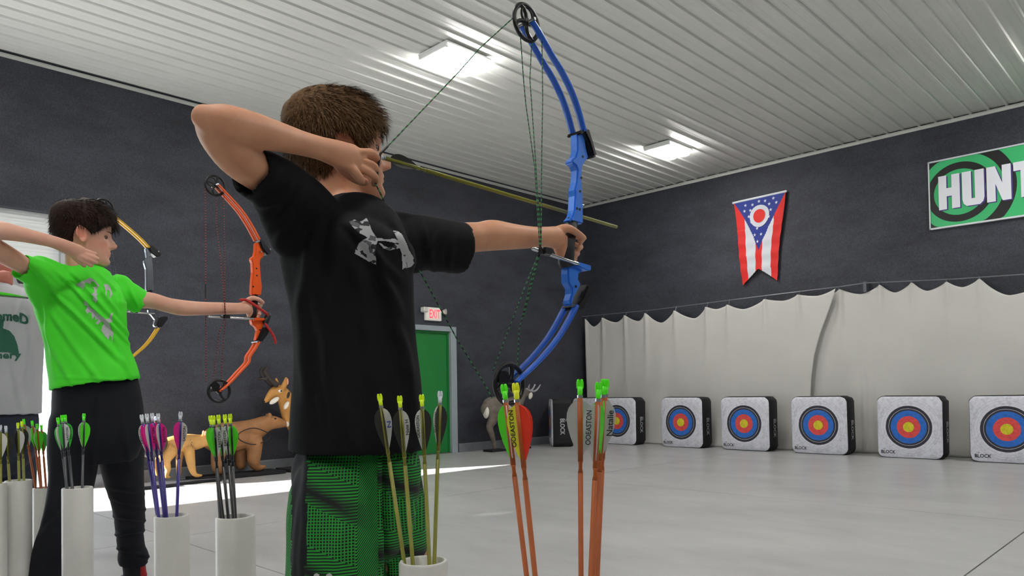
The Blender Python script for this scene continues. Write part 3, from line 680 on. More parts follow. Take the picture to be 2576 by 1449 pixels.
for (nu, nv, bu, dy, lb, vv) in [
    (357, 1052, 400, .01, 'purple arrow leftmost in the pink-vaned bunch, white vane outward', [(195, M_vw), (-20, M_vp), (90, M_vp)]),
    (370, 1050, 408, -.02, 'purple arrow second from left in the pink-vaned bunch', [(190, M_vp), (-30, M_vp), (90, M_vw)]),
    (383, 1048, 414, .02, 'purple arrow third in the pink-vaned bunch with white vane', [(210, M_vw), (-15, M_vp), (90, M_vp)]),
    (398, 1049, 419, -.0, 'purple arrow rightmost in the leaning pink-vaned bunch', [(190, M_vp), (-10, M_vp), (90, M_vw)]),
    (454, 1045, 449, -.01, 'upright purple arrow standing apart from the pink-vaned bunch', [(185, M_vp), (-20, M_vw), (90, M_vp)])]:
    tip, tail = in_tube('C', nu, nv, bu, dy)
    arrow('arrow', tip, tail, M_pusk, M_nw, vv, lb, gc, r=.0042, vl=.075, vh=.0145, vstart=.018, texts={(0 if nu in (357, 383) else 1): ('EASTON', M_ink, .007, .04)})
gd = 'dark arrows with green vanes before the black trousers'
for (nu, nv, bu, dy, lb, vv) in [
    (146, 1058, 173, .01, 'dark arrow leftmost before the black trousers, green vanes', [(190, M_vgm), (-20, M_vgm), (90, M_vw)]),
    (156, 1052, 177, -.02, 'dark arrow in the middle of three before the black trousers', [(200, M_vgm), (-30, M_vw), (90, M_vgm)]),
    (164, 1051, 182, .02, 'dark arrow right in the three before the black trousers', [(180, M_vw), (-5, M_vgm), (90, M_vgm)]),
    (211, 1048, 207, 0, 'single dark arrow with one white and one green vane before the black trousers', [(190, M_vw), (-10, M_vg), (90, M_vg)])]:
    tip, tail = in_tube('D', nu, nv, bu, dy)
    arrow('arrow', tip, tail, M_gysh, M_ng, vv, lb, gd, r=.0042, vl=.078, vh=.0155, vstart=.018, texts={(0 if nu == 211 else 1): ('EASTON', M_ink, .006, .04)})
gf = 'arrows crowded in the left quivers'
for (key, nu, nv, bu, dy, ms, mn, vv, lb) in [
    ('G', 1, 1076, 2, .0, M_olive, M_nw, [(-30, M_vw), (200, M_vk), (90, M_vk)], 'olive arrow at the very left edge'),
    ('F', 15, 1078, 33, -.02, M_olive, M_nw, [(200, M_vw), (-20, M_vk), (90, M_vk)], 'olive arrow with white nock, second from the left edge'),
    ('F', 45, 1070, 48, .0, M_olive, M_nyg, [(215, M_vw), (-40, M_vw), (90, M_vk)], 'olive arrow with yellow-green nock in the left quiver'),
    ('F', 55, 1066, 53, .02, M_olive, M_nyg, [(190, M_vw), (-20, M_vk), (90, M_vk)], 'olive arrow close behind the yellow-green nocked one in the left quiver'),
    ('E', 60, 1060, 92, -.03, M_orsh, M_ng, [(190, M_vg), (-20, M_vc), (90, M_vg)], 'orange arrow leaning farthest left with bright green nock and vane'),
    ('E', 81, 1064, 100, .02, M_orsh, M_ng, [(190, M_vg), (-20, M_vc), (90, M_vg)], 'orange arrow second from left of the backlit bunch'),
    ('E', 93, 1072, 108, -.01, M_orsh, M_ng, [(190, M_vc), (-20, M_vg), (90, M_vg)], 'orange arrow third from left of the backlit bunch'),
    ('E', 104, 1074, 115, .03, M_orsh, M_ng, [(190, M_vc), (-20, M_vgm), (90, M_vg)], 'orange arrow rightmost of the backlit bunch')]:
    tip, tail = in_tube(key, nu, nv, bu, dy)
    arrow('arrow', tip, tail, ms, mn, vv, lb, gf, r=.0046, vl=.085, vh=.016, vstart=.02)
# the near orange shafted arrows: their quivers stand below the frame
def near_arrow(u0, v0, u1, v1, d, key, mn, vv, lb, tx=None, ms=None, gr='orange arrows in the foreground', vs=.02, vh=.0125):
    top, R, dt = TUBES[key]; tail = P(u0, v0, d); mid = P(u1, v1, d)
    dirv = mid - tail; k = (tail.z - .10) / (tail.z - mid.z); tip = tail + dirv * k
    h2 = Vector((tip.x - top.x, tip.y - top.y, 0)); 
    if h2.length > R * .9: h2 = h2.normalized() * R * .9; tip = Vector((top.x + h2.x, top.y + h2.y, .10))
    o = arrow('arrow', tip, tail, M_orsh, mn, vv, lb, gr, r=.0037, vl=.074, vh=vh, texts=tx, vstart=vs)
    return o
near_arrow(1269, 984, 1358, 1500, 1.04, 'H', M_ng, [(205, M_vg), (-38, M_vw), (90, M_vw)], 'orange arrow with green nock and green vane, leftmost in the foreground')
near_arrow(1298, 982, 1379, 1500, .99, 'H', M_ny, [(212, M_vy), (-18, M_vr), (40, M_vr)], 'orange arrow with yellow nock, yellow lettered vane and red vane', {0: ('OOEASTON', M_ink, .0072, .05)}, vh=.0155)
near_arrow(1459, 972, 1462, 1500, 1.03, 'I', M_ng, [(195, M_vc), (-62, M_vg), (-12, M_vc)], 'upright orange arrow with bright green nock in the foreground', vh=.0155)
near_arrow(1506, 980, 1473, 1500, .98, 'I', M_ng, [(195, M_vc), (-55, M_vg), (90, M_vc)], 'orange arrow with clear lettered vane, front of the leaning foreground pair', {0: ('OOEASTON', M_ink, .0072, .046)}, vh=.0155)
near_arrow(1519, 972, 1484, 1500, 1.04, 'I', M_ng, [(-10, M_vc), (200, M_vg), (90, M_vg)], 'orange arrow with handwritten clear vane, behind in the leaning foreground pair', {0: ('Natalie', M_ink, .009, .036)}, vh=.016)
near_arrow(1524, 971, 1487, 1500, 1.065, 'I', M_ng, [(20, M_vc), (160, M_vc), (270, M_vc)], 'orange arrow farthest back in the leaning foreground bunch, nock just beside another', vh=.009)
# ------------------------------------------------------------------ bows
M_blk = mat('black plastic', '#131316', .35); M_stl = mat('chrome rod', '#c5c8cc', .18, 1); M_scr = mat('steel bolt', '#c0c2c4', .25, 1)
M_blkw = mat('black bowstring', '#18181a', .6)
def string_mat(name, c):
    M = bpy.data.materials.new(name); M.use_nodes = True; n = M.node_tree.nodes; l = M.node_tree.links; b = n['Principled BSDF']
    tc = n.new('ShaderNodeTexCoord'); w = n.new('ShaderNodeTexWave'); w.bands_direction = 'Z'; w.inputs['Scale'].default_value = 26; w.inputs['Distortion'].default_value = 3; l.new(tc.outputs['Object'], w.inputs[0])
    r = n.new('ShaderNodeValToRGB'); r.color_ramp.interpolation = 'CONSTANT'; r.color_ramp.elements[0].color = srgb('#17181a'); r.color_ramp.elements[1].position = .55; r.color_ramp.elements[1].color = srgb(c)
    l.new(w.outputs[0], r.inputs[0]); l.new(r.outputs[0], b.inputs['Base Color']); b.inputs['Roughness'].default_value = .6; return M
def inset_poly(pts, k):
    return pts
def make_bow(name, label, X, D, mbody, mstring, mlimb=None):
    """D holds measured outlines in the bow's own vertical plane (x = X)"""
    px = lambda q: onX(q[0], q[1], X)
    o = empty(name, px(D['grip_c']), label, 'bow')
    def plate(nm, poly, w, mt, bev=.003, xo=0):
        pts = [px(q) + Vector((xo - w / 2, 0, 0)) for q in poly]
        bm = bmesh.new(); vs = [bm.verts.new(p) for p in pts]; f = bm.faces.new(vs)
        r = bmesh.ops.extrude_face_region(bm, geom=[f]); bmesh.ops.translate(bm, verts=[e for e in r['geom'] if isinstance(e, bmesh.types.BMVert)], vec=(w, 0, 0))
        bmesh.ops.recalc_face_normals(bm, faces=bm.faces)
        if bev: bmesh.ops.bevel(bm, geom=[e for e in bm.edges if e.is_manifold and e.calc_face_angle(0) > 1.2], offset=bev, segments=2, affect='EDGES', clamp_overlap=True)
        bmesh.ops.triangulate(bm, faces=[f for f in bm.faces if len(f.verts) > 4])
        me = bpy.data.meshes.new(nm); bm.to_mesh(me); bm.free(); return link(nm, me, mt, o)
    sc = D.get('scale', 1.0)
    for poly in D['riser']: plate('riser', poly, .028 * sc, mbody, .004)
    for poly in D.get('holes', []):
        c = px(poly); q = MB(); q.tube([c + Vector((-.016, 0, 0)), c + Vector((.0155, 0, 0))], .0035 * sc, n=12); q.build('screw_hole', M_blk, o)
    g_ = [px(q) for q in D['grip']]; q = MB(); q.tube([p for p in g_], [r * sc for r in D['grip_r']], n=16, ratio=.72, ref=(1, 0, 0)); q.build('grip', mat('black rubber grip', '#121114', .5), o, smooth=True)
    for poly in D['pockets']: plate('limb_pocket', poly, .052 * sc, M_blk, .005)
    for p_ in D.get('bolts', []):
        c = px(p_); q = MB(); q.tube([c + Vector((-.03, 0, 0)), c + Vector((.03, 0, 0))], .004 * sc, n=10); q.build('limb_bolt', M_scr, o)
    for path in D['limbs']:
        pts = [px(q[:2]) for q in catmull(path, 5)]; k = len(pts)
        for sgn in (-1, 1):
            m_ = MB(); vs = []
            for i in range(k):
                t = (pts[min(i+1, k-1)] - pts[max(i-1, 0)]).normalized(); nn = Vector((1, 0, 0)).cross(t).normalized()
                s = i / (k - 1); w = D.get('lw', .0085) * sc; th = (.0032 + .0016 * s) * sc; xo = sgn * (.0185 - .001 * (1 - s)) * sc
                for (a, b) in [(-w, -th), (w, -th), (w, th), (-w, th)]: vs.append(pts[i] + Vector((xo + a, 0, 0)) + nn * b)
            fs = [(0, 3, 2, 1), ((k-1)*4, (k-1)*4+1, (k-1)*4+2, (k-1)*4+3)] + [(i*4+j, i*4+(j+1) % 4, (i+1)*4+(j+1) % 4, (i+1)*4+j) for i in range(k-1) for j in range(4)]
            m_.add(vs, fs); lo = m_.build('limb', mlimb or mbody, o, bevel=.0012 * sc); autosmooth(lo, 50)
    AX = Vector((1, 0, 0))
    for (cxy, R, kind, rot) in D['wheels']:
        c = px(cxy); w = empty('cam_wheel', c); w.parent = o; w.matrix_parent_inverse = Matrix.Translation(o.location).inverted()
        m_ = MB(); e1 = Vector((0, math.cos(rot), math.sin(rot))); e2 = AX.cross(e1)
        m_.torus(c, R * .92, R * .13, AX, n=48, m=8, sx=.75)
        if kind == 'round':
            m_.tube([c - AX * .006, c + AX * .006], R * .2, n=20)
            for k in range(4):
                a0 = k * math.pi / 2 + .3; pts = [c + (e1 * math.cos(a0 + .55 * s * s) + e2 * math.sin(a0 + .55 * s * s)) * R * .93 * s for s in (0, .25, .5, .75, 1)]
                m_.tube(pts, [R * .105] * 5, n=8)
            m_.torus(c + e1 * R * .42 + e2 * R * .1, R * .42, R * .07, AX, n=28, m=6)
        else:
            m_.tube([c - AX * .008, c + AX * .008], R * .24, n=20)
            for k in range(3):
                a0 = k * 2 * math.pi / 3 + .5; pts = [c + (e1 * math.cos(a0 + .4 * s) + e2 * math.sin(a0 + .4 * s)) * R * .93 * s for s in (0, .33, .66, 1)]
                m_.tube(pts, [R * .12] * 4, n=8)
            cc = c + e1 * R * .5; m_.tube([cc - AX * .006, cc + AX * .006], R * .36, n=24)
        wo = m_.build('wheel', M_blk, w, smooth=False); autosmooth(wo, 50)
        q = MB(); q.tube([c - AX * .03 * sc, c + AX * .03 * sc], .004 * sc, n=10); q.build('axle', M_scr, w)
    for pts, r in D['string']:
        q = MB(); q.tube([px(p) + Vector((p[2] if len(p) > 2 else 0, 0, 0)) for p in pts], r, n=7); q.build('bowstring', mstring if r < .0024 else M_blkw, o)
    for pts in D['cables']:
        q = MB(); q.tube([px(p) + Vector((p[2] if len(p) > 2 else 0, 0, 0)) for p in pts], .0013, n=6); q.build('cable', mstring, o)
    a, b = D['rod']; A_ = px(a); B_ = px(b); ro = AX * a[2]; q = MB(); q.tube([A_ + ro, B_ + ro * .4], .0048 * sc, n=12, round_ends=True); q.build('cable_guard_rod', M_stl, o, smooth=True)
    sl = px(D['slide']) + ro; q = MB(); dr_ = (B_ - A_).normalized(); q.tube([sl - dr_ * .016, sl + dr_ * .016], .0095 * sc, n=12); q.box(sl + AX * .008, (.014, .022, .016)); q.build('cable_slide', M_blk, o)
    if 'boss' in D: plate('guard_boss', D['boss'], .03 * sc, mbody, .002, xo=.012)
    return o
BLUE = dict(grip_c=(1428, 640), 
 riser=[[(1443, 340), (1455, 336), (1462, 350), (1466, 378), (1472, 400), (1464, 408), (1456, 422), (1455, 440), (1455, 460), (1458, 505), (1458, 566), (1422, 558), (1432, 546), (1436, 530), (1438, 495), (1437, 480), (1442, 460), (1444, 430), (1440, 420), (1430, 412), (1430, 404), (1440, 396), (1444, 380)],
        [(1420, 664), (1460, 672), (1458, 682), (1447, 690), (1446, 704), (1453, 716), (1446, 730), (1436, 748), (1430, 770), (1424, 769), (1424, 756), (1429, 740), (1429, 728), (1420, 712), (1419, 690)]],
 holes=[(1441, 527), (1448, 529), (1452, 450), (1449, 484), (1456, 397), (1438, 722)],
 grip=[(1440, 556), (1434, 575), (1428, 600), (1425, 630), (1424, 660), (1426, 672)], grip_r=[.018, .021, .025, .026, .0255, .021],
 pockets=[[(1450, 333), (1464, 326), (1486, 398), (1476, 402), (1464, 362)], [(1442, 334), (1455, 331), (1456, 338), (1443, 343)], [(1461, 718), (1472, 721), (1474, 730), (1452, 778), (1430, 782), (1427, 776), (1446, 752)]],
 limbs=[[(1325, 60), (1340, 84), (1356, 112), (1375, 146), (1400, 187), (1423, 234), (1440, 281), (1455, 336)],
        [(1286, 962), (1300, 948), (1330, 920), (1362, 886), (1392, 848), (1416, 808), (1436, 770)]],
 wheels=[((1324, 57), .0475, 'round', 1.2), ((1281, 966), .052, 'cam', 2.6)],
 string=[([(1296, 40), (1206, 122), (1155, 180), (1040, 300), (975, 368), (957, 386)], .0015), ([(957, 386), (955, 394), (945, 463)], .0026), ([(945, 463), (1044, 660), (1148, 850), (1226, 978), (1238, 1002)], .0015), ([(975, 368), (957, 386)], .0026)],
 cables=[[(1312, 88, -.004), (1320, 200, -.004), (1324, 260, -.002), (1323, 430, .03), (1320, 630, .05), (1320, 640, .05), (1300, 720, .03), (1246, 935, -.01)],
         [(1338, 95, .0), (1330, 200, .004), (1327, 330, .02), (1322, 600, .05), (1321, 642, .05), (1316, 700, .03), (1306, 830, .0), (1301, 930, 0)],
         [(1352, 95, .015), (1343, 250, .03), (1333, 400, .04), (1322, 620, .052), (1321, 644, .05), (1318, 680, .04), (1309, 800, .01)]],
 rod=((1300, 634, .055), (1440, 668)), slide=(1328, 641), boss=[(1436, 662), (1468, 671), (1468, 683), (1460, 684), (1434, 672)])
M_bb = mat('blue anodised metal', '#3a80ea', .32, .1, noise_s=3, noise_a=.04); M_bl = mat('blue limb', '#1f5fcc', .25, .0, coat=.08)
XA = -1.25
make_bow('compound_bow', 'bright blue compound bow at full draw held by the boy in black', XA, BLUE, M_bb, string_mat('green and black bowstring', '#2f8a4a'), M_bl)
def Z3(x, y): return (340 + x / 3.083, 430 + y / 3.083)
def Z4(x, y): return (340 + x / 2.548, 880 + y / 2.548)
ORG = dict(grip_c=(640, 775), lw=.0085, scale=1.02,
 riser=[[Z3(*p) for p in [(926, 556), (950, 560), (990, 640), (985, 665), (962, 690), (958, 720), (964, 800), (974, 900), (968, 968), (892, 962), (897, 860), (904, 790), (900, 715), (890, 690), (892, 678), (915, 660), (924, 620)]],
        [Z3(*p) for p in [(895, 1136), (980, 1144), (985, 1195), (965, 1240), (938, 1300), (926, 1318), (930, 1290), (940, 1240), (925, 1210), (900, 1190), (893, 1165)]]],
 holes=[Z3(905, 900), Z3(930, 760), Z3(932, 815), Z3(955, 1235)],
 grip=[Z3(928, 960), Z3(925, 1000), Z3(915, 1040), Z3(905, 1080), Z3(905, 1140)], grip_r=[.015, .017, .02, .022, .02],
 pockets=[[Z3(*p) for p in [(942, 545), (968, 535), (1035, 632), (1030, 652), (1005, 658), (960, 600)]], [Z3(*p) for p in [(985, 1212), (1022, 1222), (1015, 1262), (962, 1335), (934, 1322), (955, 1280)]]],
 bolts=[Z3(1025, 615), Z3(955, 632), Z3(930, 1326)],
 limbs=[[Z3(*p) for p in [(628, 112), (680, 168), (740, 232), (800, 300), (852, 372), (900, 452), (946, 540)]],
        [Z4(530, 268), Z4(600, 208), Z4(660, 143), Z4(715, 82), Z3(875, 1440), Z3(915, 1380), Z3(945, 1325)]],
 wheels=[(Z3(620, 112), .047, 'round', 2.2), (Z4(538, 264), .052, 'cam', 2.3)],
 string=[([(516.5, 470), (517, 590), (517, 716)], .0016), ([(517, 716), (517, 748)], .0034), ([(517, 748), (518, 860), (518, 962)], .0016)],
 cables=[[Z3(628, 190), Z3(630, 400), Z3(640, 700) + (.03,), Z3(650, 1000) + (.05,), Z3(655, 1140) + (.055,), Z3(630, 1250) + (.03,), (536, 960)],
         [Z3(688, 200), Z3(670, 600) + (.03,), Z3(655, 1000) + (.05,), Z3(660, 1140) + (.055,), Z3(664, 1449) + (.01,), (557, 960)]],
 rod=(Z3(532, 1138) + (.055,), Z3(905, 1150)), slide=Z3(660, 1140), boss=[Z3(*p) for p in [(900, 1142), (985, 1144), (985, 1162), (900, 1166)]])
M_or = mat('orange anodised metal', '#ee5a10', .35, .1, noise_s=3, noise_a=.04); M_ol = mat('orange limb', '#ea5a1c', .55)
XO = onXo = P(640, 765, 3.38).x
bo = make_bow('compound_bow', 'orange compound bow held by the boy in the green shirt', XO, ORG, M_or, string_mat('orange and black bowstring', '#c2452a'), M_ol)
def Zy(x, y): return (180 + x / 3.292, 480 + y / 3.292)
YEL = dict(grip_c=(378, 745), lw=.0085, scale=1.05,
 riser=[[Zy(*p) for p in [(604, 478), (630, 470), (660, 560), (668, 620), (672, 740), (680, 830), (612, 830), (612, 740), (610, 650), (596, 600), (594, 580), (616, 555), (610, 510)]],
        [Zy(*p) for p in [(625, 940), (680, 940), (690, 1000), (715, 1050), (700, 1120), (684, 1132), (676, 1110), (686, 1070), (655, 1030), (632, 1010)]]],
 holes=[], grip=[Zy(650, 820), Zy(645, 860), Zy(640, 900), Zy(648, 950)], grip_r=[.015, .018, .02, .018],
 pockets=[[Zy(*p) for p in [(622, 470), (652, 450), (730, 525), (732, 545), (690, 552), (650, 520)]], [Zy(*p) for p in [(720, 1050), (780, 1040), (786, 1062), (728, 1140), (700, 1128), (698, 1085)]]],
 bolts=[Zy(648, 542), Zy(706, 508), Zy(712, 1048)],
 limbs=[[Zy(*p) for p in [(250, 148), (300, 182), (370, 232), (440, 290), (510, 350), (580, 415), (634, 475)]],
        [Zy(380, 1470), Zy(440, 1425), Zy(520, 1360), Zy(600, 1290), Zy(660, 1220), Zy(712, 1140)]],
 wheels=[(Zy(268, 142), .055, 'round', 2.2), (Zy(392, 1462), .052, 'cam', 2.3)],
 string=[([(247, 520), (262, 560), (268, 600)], .0018), ([(268, 600), (290, 770), (296, 925)], .0018)],
 cables=[[(272, 540), (281, 620), (289, 700, .03), (292, 780, .05), (300, 920)]],
 rod=((300, 785, .055), (384, 790)), slide=(330, 786))
M_ye = mat('polished silver riser', '#8f949c', .2, .8); M_yl = mat('yellow limb', '#ecb81a', .5)
XC = P(382, 745, 4.55).x
make_bow('compound_bow', 'yellow-limbed compound bow with silver riser behind the boy in green', XC, YEL, M_ye, string_mat('grey bowstring', '#8a8c90'), M_yl)
# red wrist sling on the orange bow
M_sl = mat('red braided cord', '#b3201f', .7, noise_s=60, noise_a=.3)
q = MB(); sp_ = [(598, 756, -.03), (606, 757, -.045), (622, 766, -.048), (640, 778, -.045), (655, 787, -.04), (664, 793, -.03), (669, 800, -.01), (661, 812, -.022), (662, 820, -.03), (671, 833, -.032), (679, 845, -.03), (684, 858, -.03), (685, 863, -.03)]
q.tube([onX(a, b, XO) + Vector((-c, 0, 0)) for a, b, c in catmull(sp_, 4)], .0065, n=8, round_ends=True)
tag(q.build('wrist_sling', M_sl, None, smooth=True), 'red braided wrist sling looped over the hand on the orange bow', 'sling')
q = MB(); q.tube([onX(669, 795, XO) + Vector((.02, 0, 0)), onX(663, 812, XO) + Vector((.02, 0, 0))], .014, n=12, round_ends=True); q.build('cord_stop', M_blk, bpy.data.objects['wrist_sling'], smooth=True)
# nocked arrows
tA = onX(952, 393, XA - .004); pA = onX(1551, 571, XA - .022)
arrow('nocked_arrow', pA, tA, M_olive, M_nw, [(100, M_vw), (145, M_vk), (-20, M_vk)][1:2] + [(25, M_vk)], 'olive arrow drawn on the blue bow, crossing behind its riser', r=.0046, vl=.07, vh=.012, vstart=.03)
q = MB()
tC = P(-44, 739, 3.86); pC = onX(425, 783, XC - .02)
arrow('nocked_arrow', pC, tC, M_gysh, M_nw, [(90, M_vg), (-90, M_vg), (0, M_vg)], 'dark arrow with green vane on the yellow bow', r=.0048, vl=.17, vh=.013, vstart=.03)
# ------------------------------------------------------------------ foam animal targets along the left wall
M_tan = mat('tan painted foam', '#b98a4c', .65, noise_s=7, noise_a=.18, bump=.25, bump_s=60); M_brn = mat('brown bear foam', '#9a6b42', .65, noise_s=9, noise_a=.16, bump=.25, bump_s=60)
M_prn = mat('orange tan foam', '#c08843', .6, noise_s=6, noise_a=.12, bump=.2, bump_s=60); M_gry = mat('grey brown foam', '#6e655c', .7, noise_s=12, noise_a=.2, bump=.2, bump_s=60)
M_fw = mat('white painted foam', '#e8e2d6', .6); M_drk = mat('dark brown paint', '#2a1c16', .6); M_ant = mat('dark antler', '#2c2422', .6); M_pnk = mat('pinkish ear', '#c98f70', .6)
def animal(name, label, X, conv, parts, mt, voxel=.012, base=None, dz=0, group='foam animal targets'):
    def Q(x, y, off=0): p = onX(*conv(x, y), X); return Vector((p.x + off, p.y, p.z + dz))
    k0 = (Q(*parts[0][0][:2]) - Q(parts[0][0][0] + 10, parts[0][0][1])).length / 10
    o = empty(name, (X, Q(*parts[0][0][:2]).y, 0), label, 'animal target', group)
    m_ = MB()
    for pt in parts:
        ks = catmull([(a[0], a[1], a[2], a[3] if len(a) > 3 else 0, a[4] if len(a) > 4 else 1) for a in pt], 4)
        m_.tube([Q(a[0], a[1], a[3]) for a in ks], [max(.004, a[2] * k0) for a in ks], n=14, ratio=[a[4] for a in ks], ref=(1, 0, 0), round_ends=True)
    me = remesh(m_, voxel, 3)
    for v in me.vertices: v.co.z = max(v.co.z, .028)
    link('body', me, mt, o, True)
    return o, Q, k0
def blob(o, Q, k0, name, x, y, rx, ry, off, mt, rz=.5, rot=0):
    q = MB(); q.ell((0, 0, 0), (rz * k0, rx * k0, ry * k0), n=14, m=8)
    R = Matrix.Rotation(rot, 3, 'X'); c = Q(x, y, off); q.v = [tuple(R @ Vector(v) + c) for v in q.v]; return q.build(name, mt, o, smooth=True)
XAN = -8.04
# bear
o, Q, k = animal('bear_target', 'brown foam bear target with oval vital line on its side, by the dark wall', XAN - .05, Z4, [
    [(505, 570, 78, 0, .8), (560, 560, 92, 0, .8), (640, 556, 96, 0, .8), (720, 535, 88, 0, .75), (780, 505, 72, 0, .8), (830, 478, 58, 0, .8), (875, 466, 48, 0, .8), (925, 470, 36, 0, .8), (965, 474, 24, 0, .8)],
    [(748, 590, 55, .06), (745, 660, 47, .07), (742, 715, 40, .07), (765, 752, 26, .07), (808, 748, 14, .07)],
    [(715, 590, 50, -.08), (700, 660, 40, -.09), (700, 740, 34, -.09)],
    [(530, 610, 55, .06), (512, 690, 42, .07), (512, 760, 36, .07), (540, 778, 20, .07)],
    [(560, 610, 50, -.08), (550, 690, 38, -.09), (550, 760, 30, -.09)],
    [(850, 425, 16, .05), (845, 412, 12, .06)], [(860, 425, 14, -.05), (858, 415, 10, -.05)]], M_brn)
blob(o, Q, k, 'muzzle_patch', 972, 470, 20, 26, 0, M_fw, 24); blob(o, Q, k, 'nose', 990, 462, 8, 9, 0, M_drk, 10)
blob(o, Q, k, 'eye', 868, 440, 9, 5, .115, M_drk, 6)
q = MB(); q.tube([Q(720 + 95 * math.cos(a) + 8 * math.cos(3 * a), 552 + 52 * math.sin(a), .197 - .03 * abs(math.cos(a)) - .045 * abs(math.sin(a))) for a in [i * 2 * math.pi / 40 for i in range(41)]], .006, n=6); q.build('vital_line', M_drk, o)
MB().box((XAN, Q(640, 700).y, .02), (.36, 1.0, .03)).build('base_plate', M_tblk, o)
# coyote
o, Q, k = animal('coyote_target', 'small pale tan foam predator target left of the brown bear', XAN + .17, Z4, [
    [(170, 640, 40, 0, .8), (205, 618, 55, 0, .8), (280, 600, 60, 0, .8), (340, 595, 60, 0, .75), (400, 590, 52, 0, .75), (450, 580, 42, 0, .8), (490, 585, 40, 0, .8), (530, 600, 24, 0, .8), (560, 610, 14, 0, .8)],
    [(330, 640, 36, .06), (338, 710, 30, .07), (350, 770, 22, .07), (370, 800, 15, .07), (405, 802, 9, .07)],
    [(310, 640, 30, -.07), (300, 720, 22, -.08), (300, 795, 16, -.08)],
    [(205, 650, 52, .05), (180, 710, 34, .06), (195, 760, 20, .06), (185, 805, 15, .06), (205, 815, 9, .06)],
    [(225, 650, 45, -.06), (150, 710, 28, -.07), (160, 800, 14, -.07)],
    [(170, 640, 18), (135, 700, 14), (120, 760, 9)],
    [(434, 556, 15, .02), (428, 522, 9, .04)], [(452, 556, 13, -.02), (450, 528, 8, -.03)]], M_tan, voxel=.009)
blob(o, Q, k, 'ear_lining', 437, 535, 9, 16, .06, M_pnk, 6)
for (a, b) in [(262, 585), (262, 602), (320, 575), (330, 590), (326, 603)]:
    blob(o, Q, k, 'spot', a, b, 5, 3, .125, M_drk, 5)
MB().box((XAN + .17, Q(280, 700).y, .015), (.24, .8, .03)).build('base_plate', M_tblk, o)
# pronghorn
o, Q, k = animal('pronghorn_target', 'standing foam antelope target with black horns, its head above the bear', XAN - .06, Z4, [
    [(835, 330, 12, 0, .7), (860, 305, 26, 0, .7), (895, 280, 42, 0, .7), (930, 275, 46, 0, .75), (960, 310, 50, 0, .7), (985, 375, 58, 0, .7), (1010, 430, 66, 0, .7), (1060, 485, 78, 0, .75), (1140, 505, 86, 0, .8), (1230, 500, 84, 0, .8), (1310, 490, 74, 0, .8), (1350, 500, 50, 0, .8)],
    [(1080, 540, 40, .05), (1085, 640, 22, .06), (1080, 720, 17, .06), (1085, 800, 15, .06)], [(1110, 540, 36, -.06), (1120, 640, 20, -.07), (1115, 720, 15, -.07), (1118, 790, 13, -.07)],
    [(1310, 540, 45, .05), (1300, 640, 24, .06), (1325, 720, 17, .06), (1315, 790, 15, .06)], [(1330, 540, 40, -.06), (1330, 640, 22, -.07), (1350, 720, 15, -.07), (1340, 785, 13, -.07)],
    [(930, 255, 18, .04), (938, 212, 16, .09), (940, 182, 8, .10)], [(912, 255, 16, -.01), (914, 210, 14, -.03), (912, 186, 7, -.03)]], M_prn, voxel=.01)
blob(o, Q, k, 'white_patch', 872, 326, 36, 15, .075, M_fw, 14, .55); blob(o, Q, k, 'white_patch', 938, 356, 12, 26, .115, M_fw, 16, -.5); blob(o, Q, k, 'white_patch', 975, 415, 14, 34, .13, M_fw, 22, -.4)
blob(o, Q, k, 'ear_lining', 940, 205, 7, 20, .135, M_pnk, 5); blob(o, Q, k, 'eye', 902, 265, 14, 9, .105, M_fw, 8); blob(o, Q, k, 'pupil', 903, 265, 6, 6, .125, M_drk, 5)
blob(o, Q, k, 'cheek_patch', 948, 290, 9, 22, .125, M_drk, 6, -.3); blob(o, Q, k, 'nose', 826, 332, 8, 6, 0, M_drk, 9)
for s_ in (.05, -.05):
    q = MB(); ks = catmull([(890, 222, 17), (862, 198, 15), (838, 172, 14), (820, 140, 11), (828, 120, 9), (846, 112, 5)], 4); q.tube([Q(a, b, s_) for a, b, r in ks], [r * k for a, b, r in ks], n=10, round_ends=True)
    ks = [(838, 178, 12), (815, 186, 10), (795, 184, 4)]; q.tube([Q(a, b, s_) for a, b, r in ks], [r * k for a, b, r in ks], n=10, round_ends=True); q.build('horn', M_ant, o, smooth=True)
MB().box((XAN - .02, Q(1200, 700).y, .02), (.36, 1.1, .03)).build('base_plate', M_tblk, o)
# white tailed deer
def Zd(x, y): return (1030 + x / 3.533, 750 + y / 3.533)
o, Q, k = animal('deer_target', 'grey foam deer target with white rump and pale antlers near the green door', XAN + .02, Zd, [
    [(690, 985, 48, 0, .8), (720, 968, 66, 0, .8), (800, 975, 70, 0, .8), (880, 975, 66, 0, .8), (940, 945, 60, 0, .75), (975, 900, 44, 0, .75), (1000, 855, 36, 0, .75), (1015, 835, 32, 0, .75), (1050, 850, 24, 0, .75), (1085, 868, 14, 0, .8)],
    [(730, 1010, 55, .04), (720, 1080, 36, .05), (690, 1140, 22, .05), (705, 1195, 19, .05), (725, 1260, 15, .05), (735, 1325, 12, .05)],
    [(760, 1020, 50, -.05), (770, 1080, 30, -.06), (745, 1150, 18, -.06), (765, 1230, 15, -.06), (775, 1310, 12, -.06)],
    [(940, 990, 42, .04), (945, 1070, 24, .05), (945, 1160, 18, .05), (948, 1240, 15, .05), (950, 1320, 12, .05)], [(960, 990, 38, -.05), (975, 1090, 20, -.06), (975, 1200, 15, -.06), (978, 1315, 12, -.06)],
    [(1020, 825, 14, .02), (1040, 808, 12, .045)]], M_gry, voxel=.01)
blob(o, Q, k, 'rump_patch', 668, 1012, 17, 42, .03, M_fw, 26); blob(o, Q, k, 'ear', 1056, 868, 17, 26, .05, M_fw, 8, -.5)
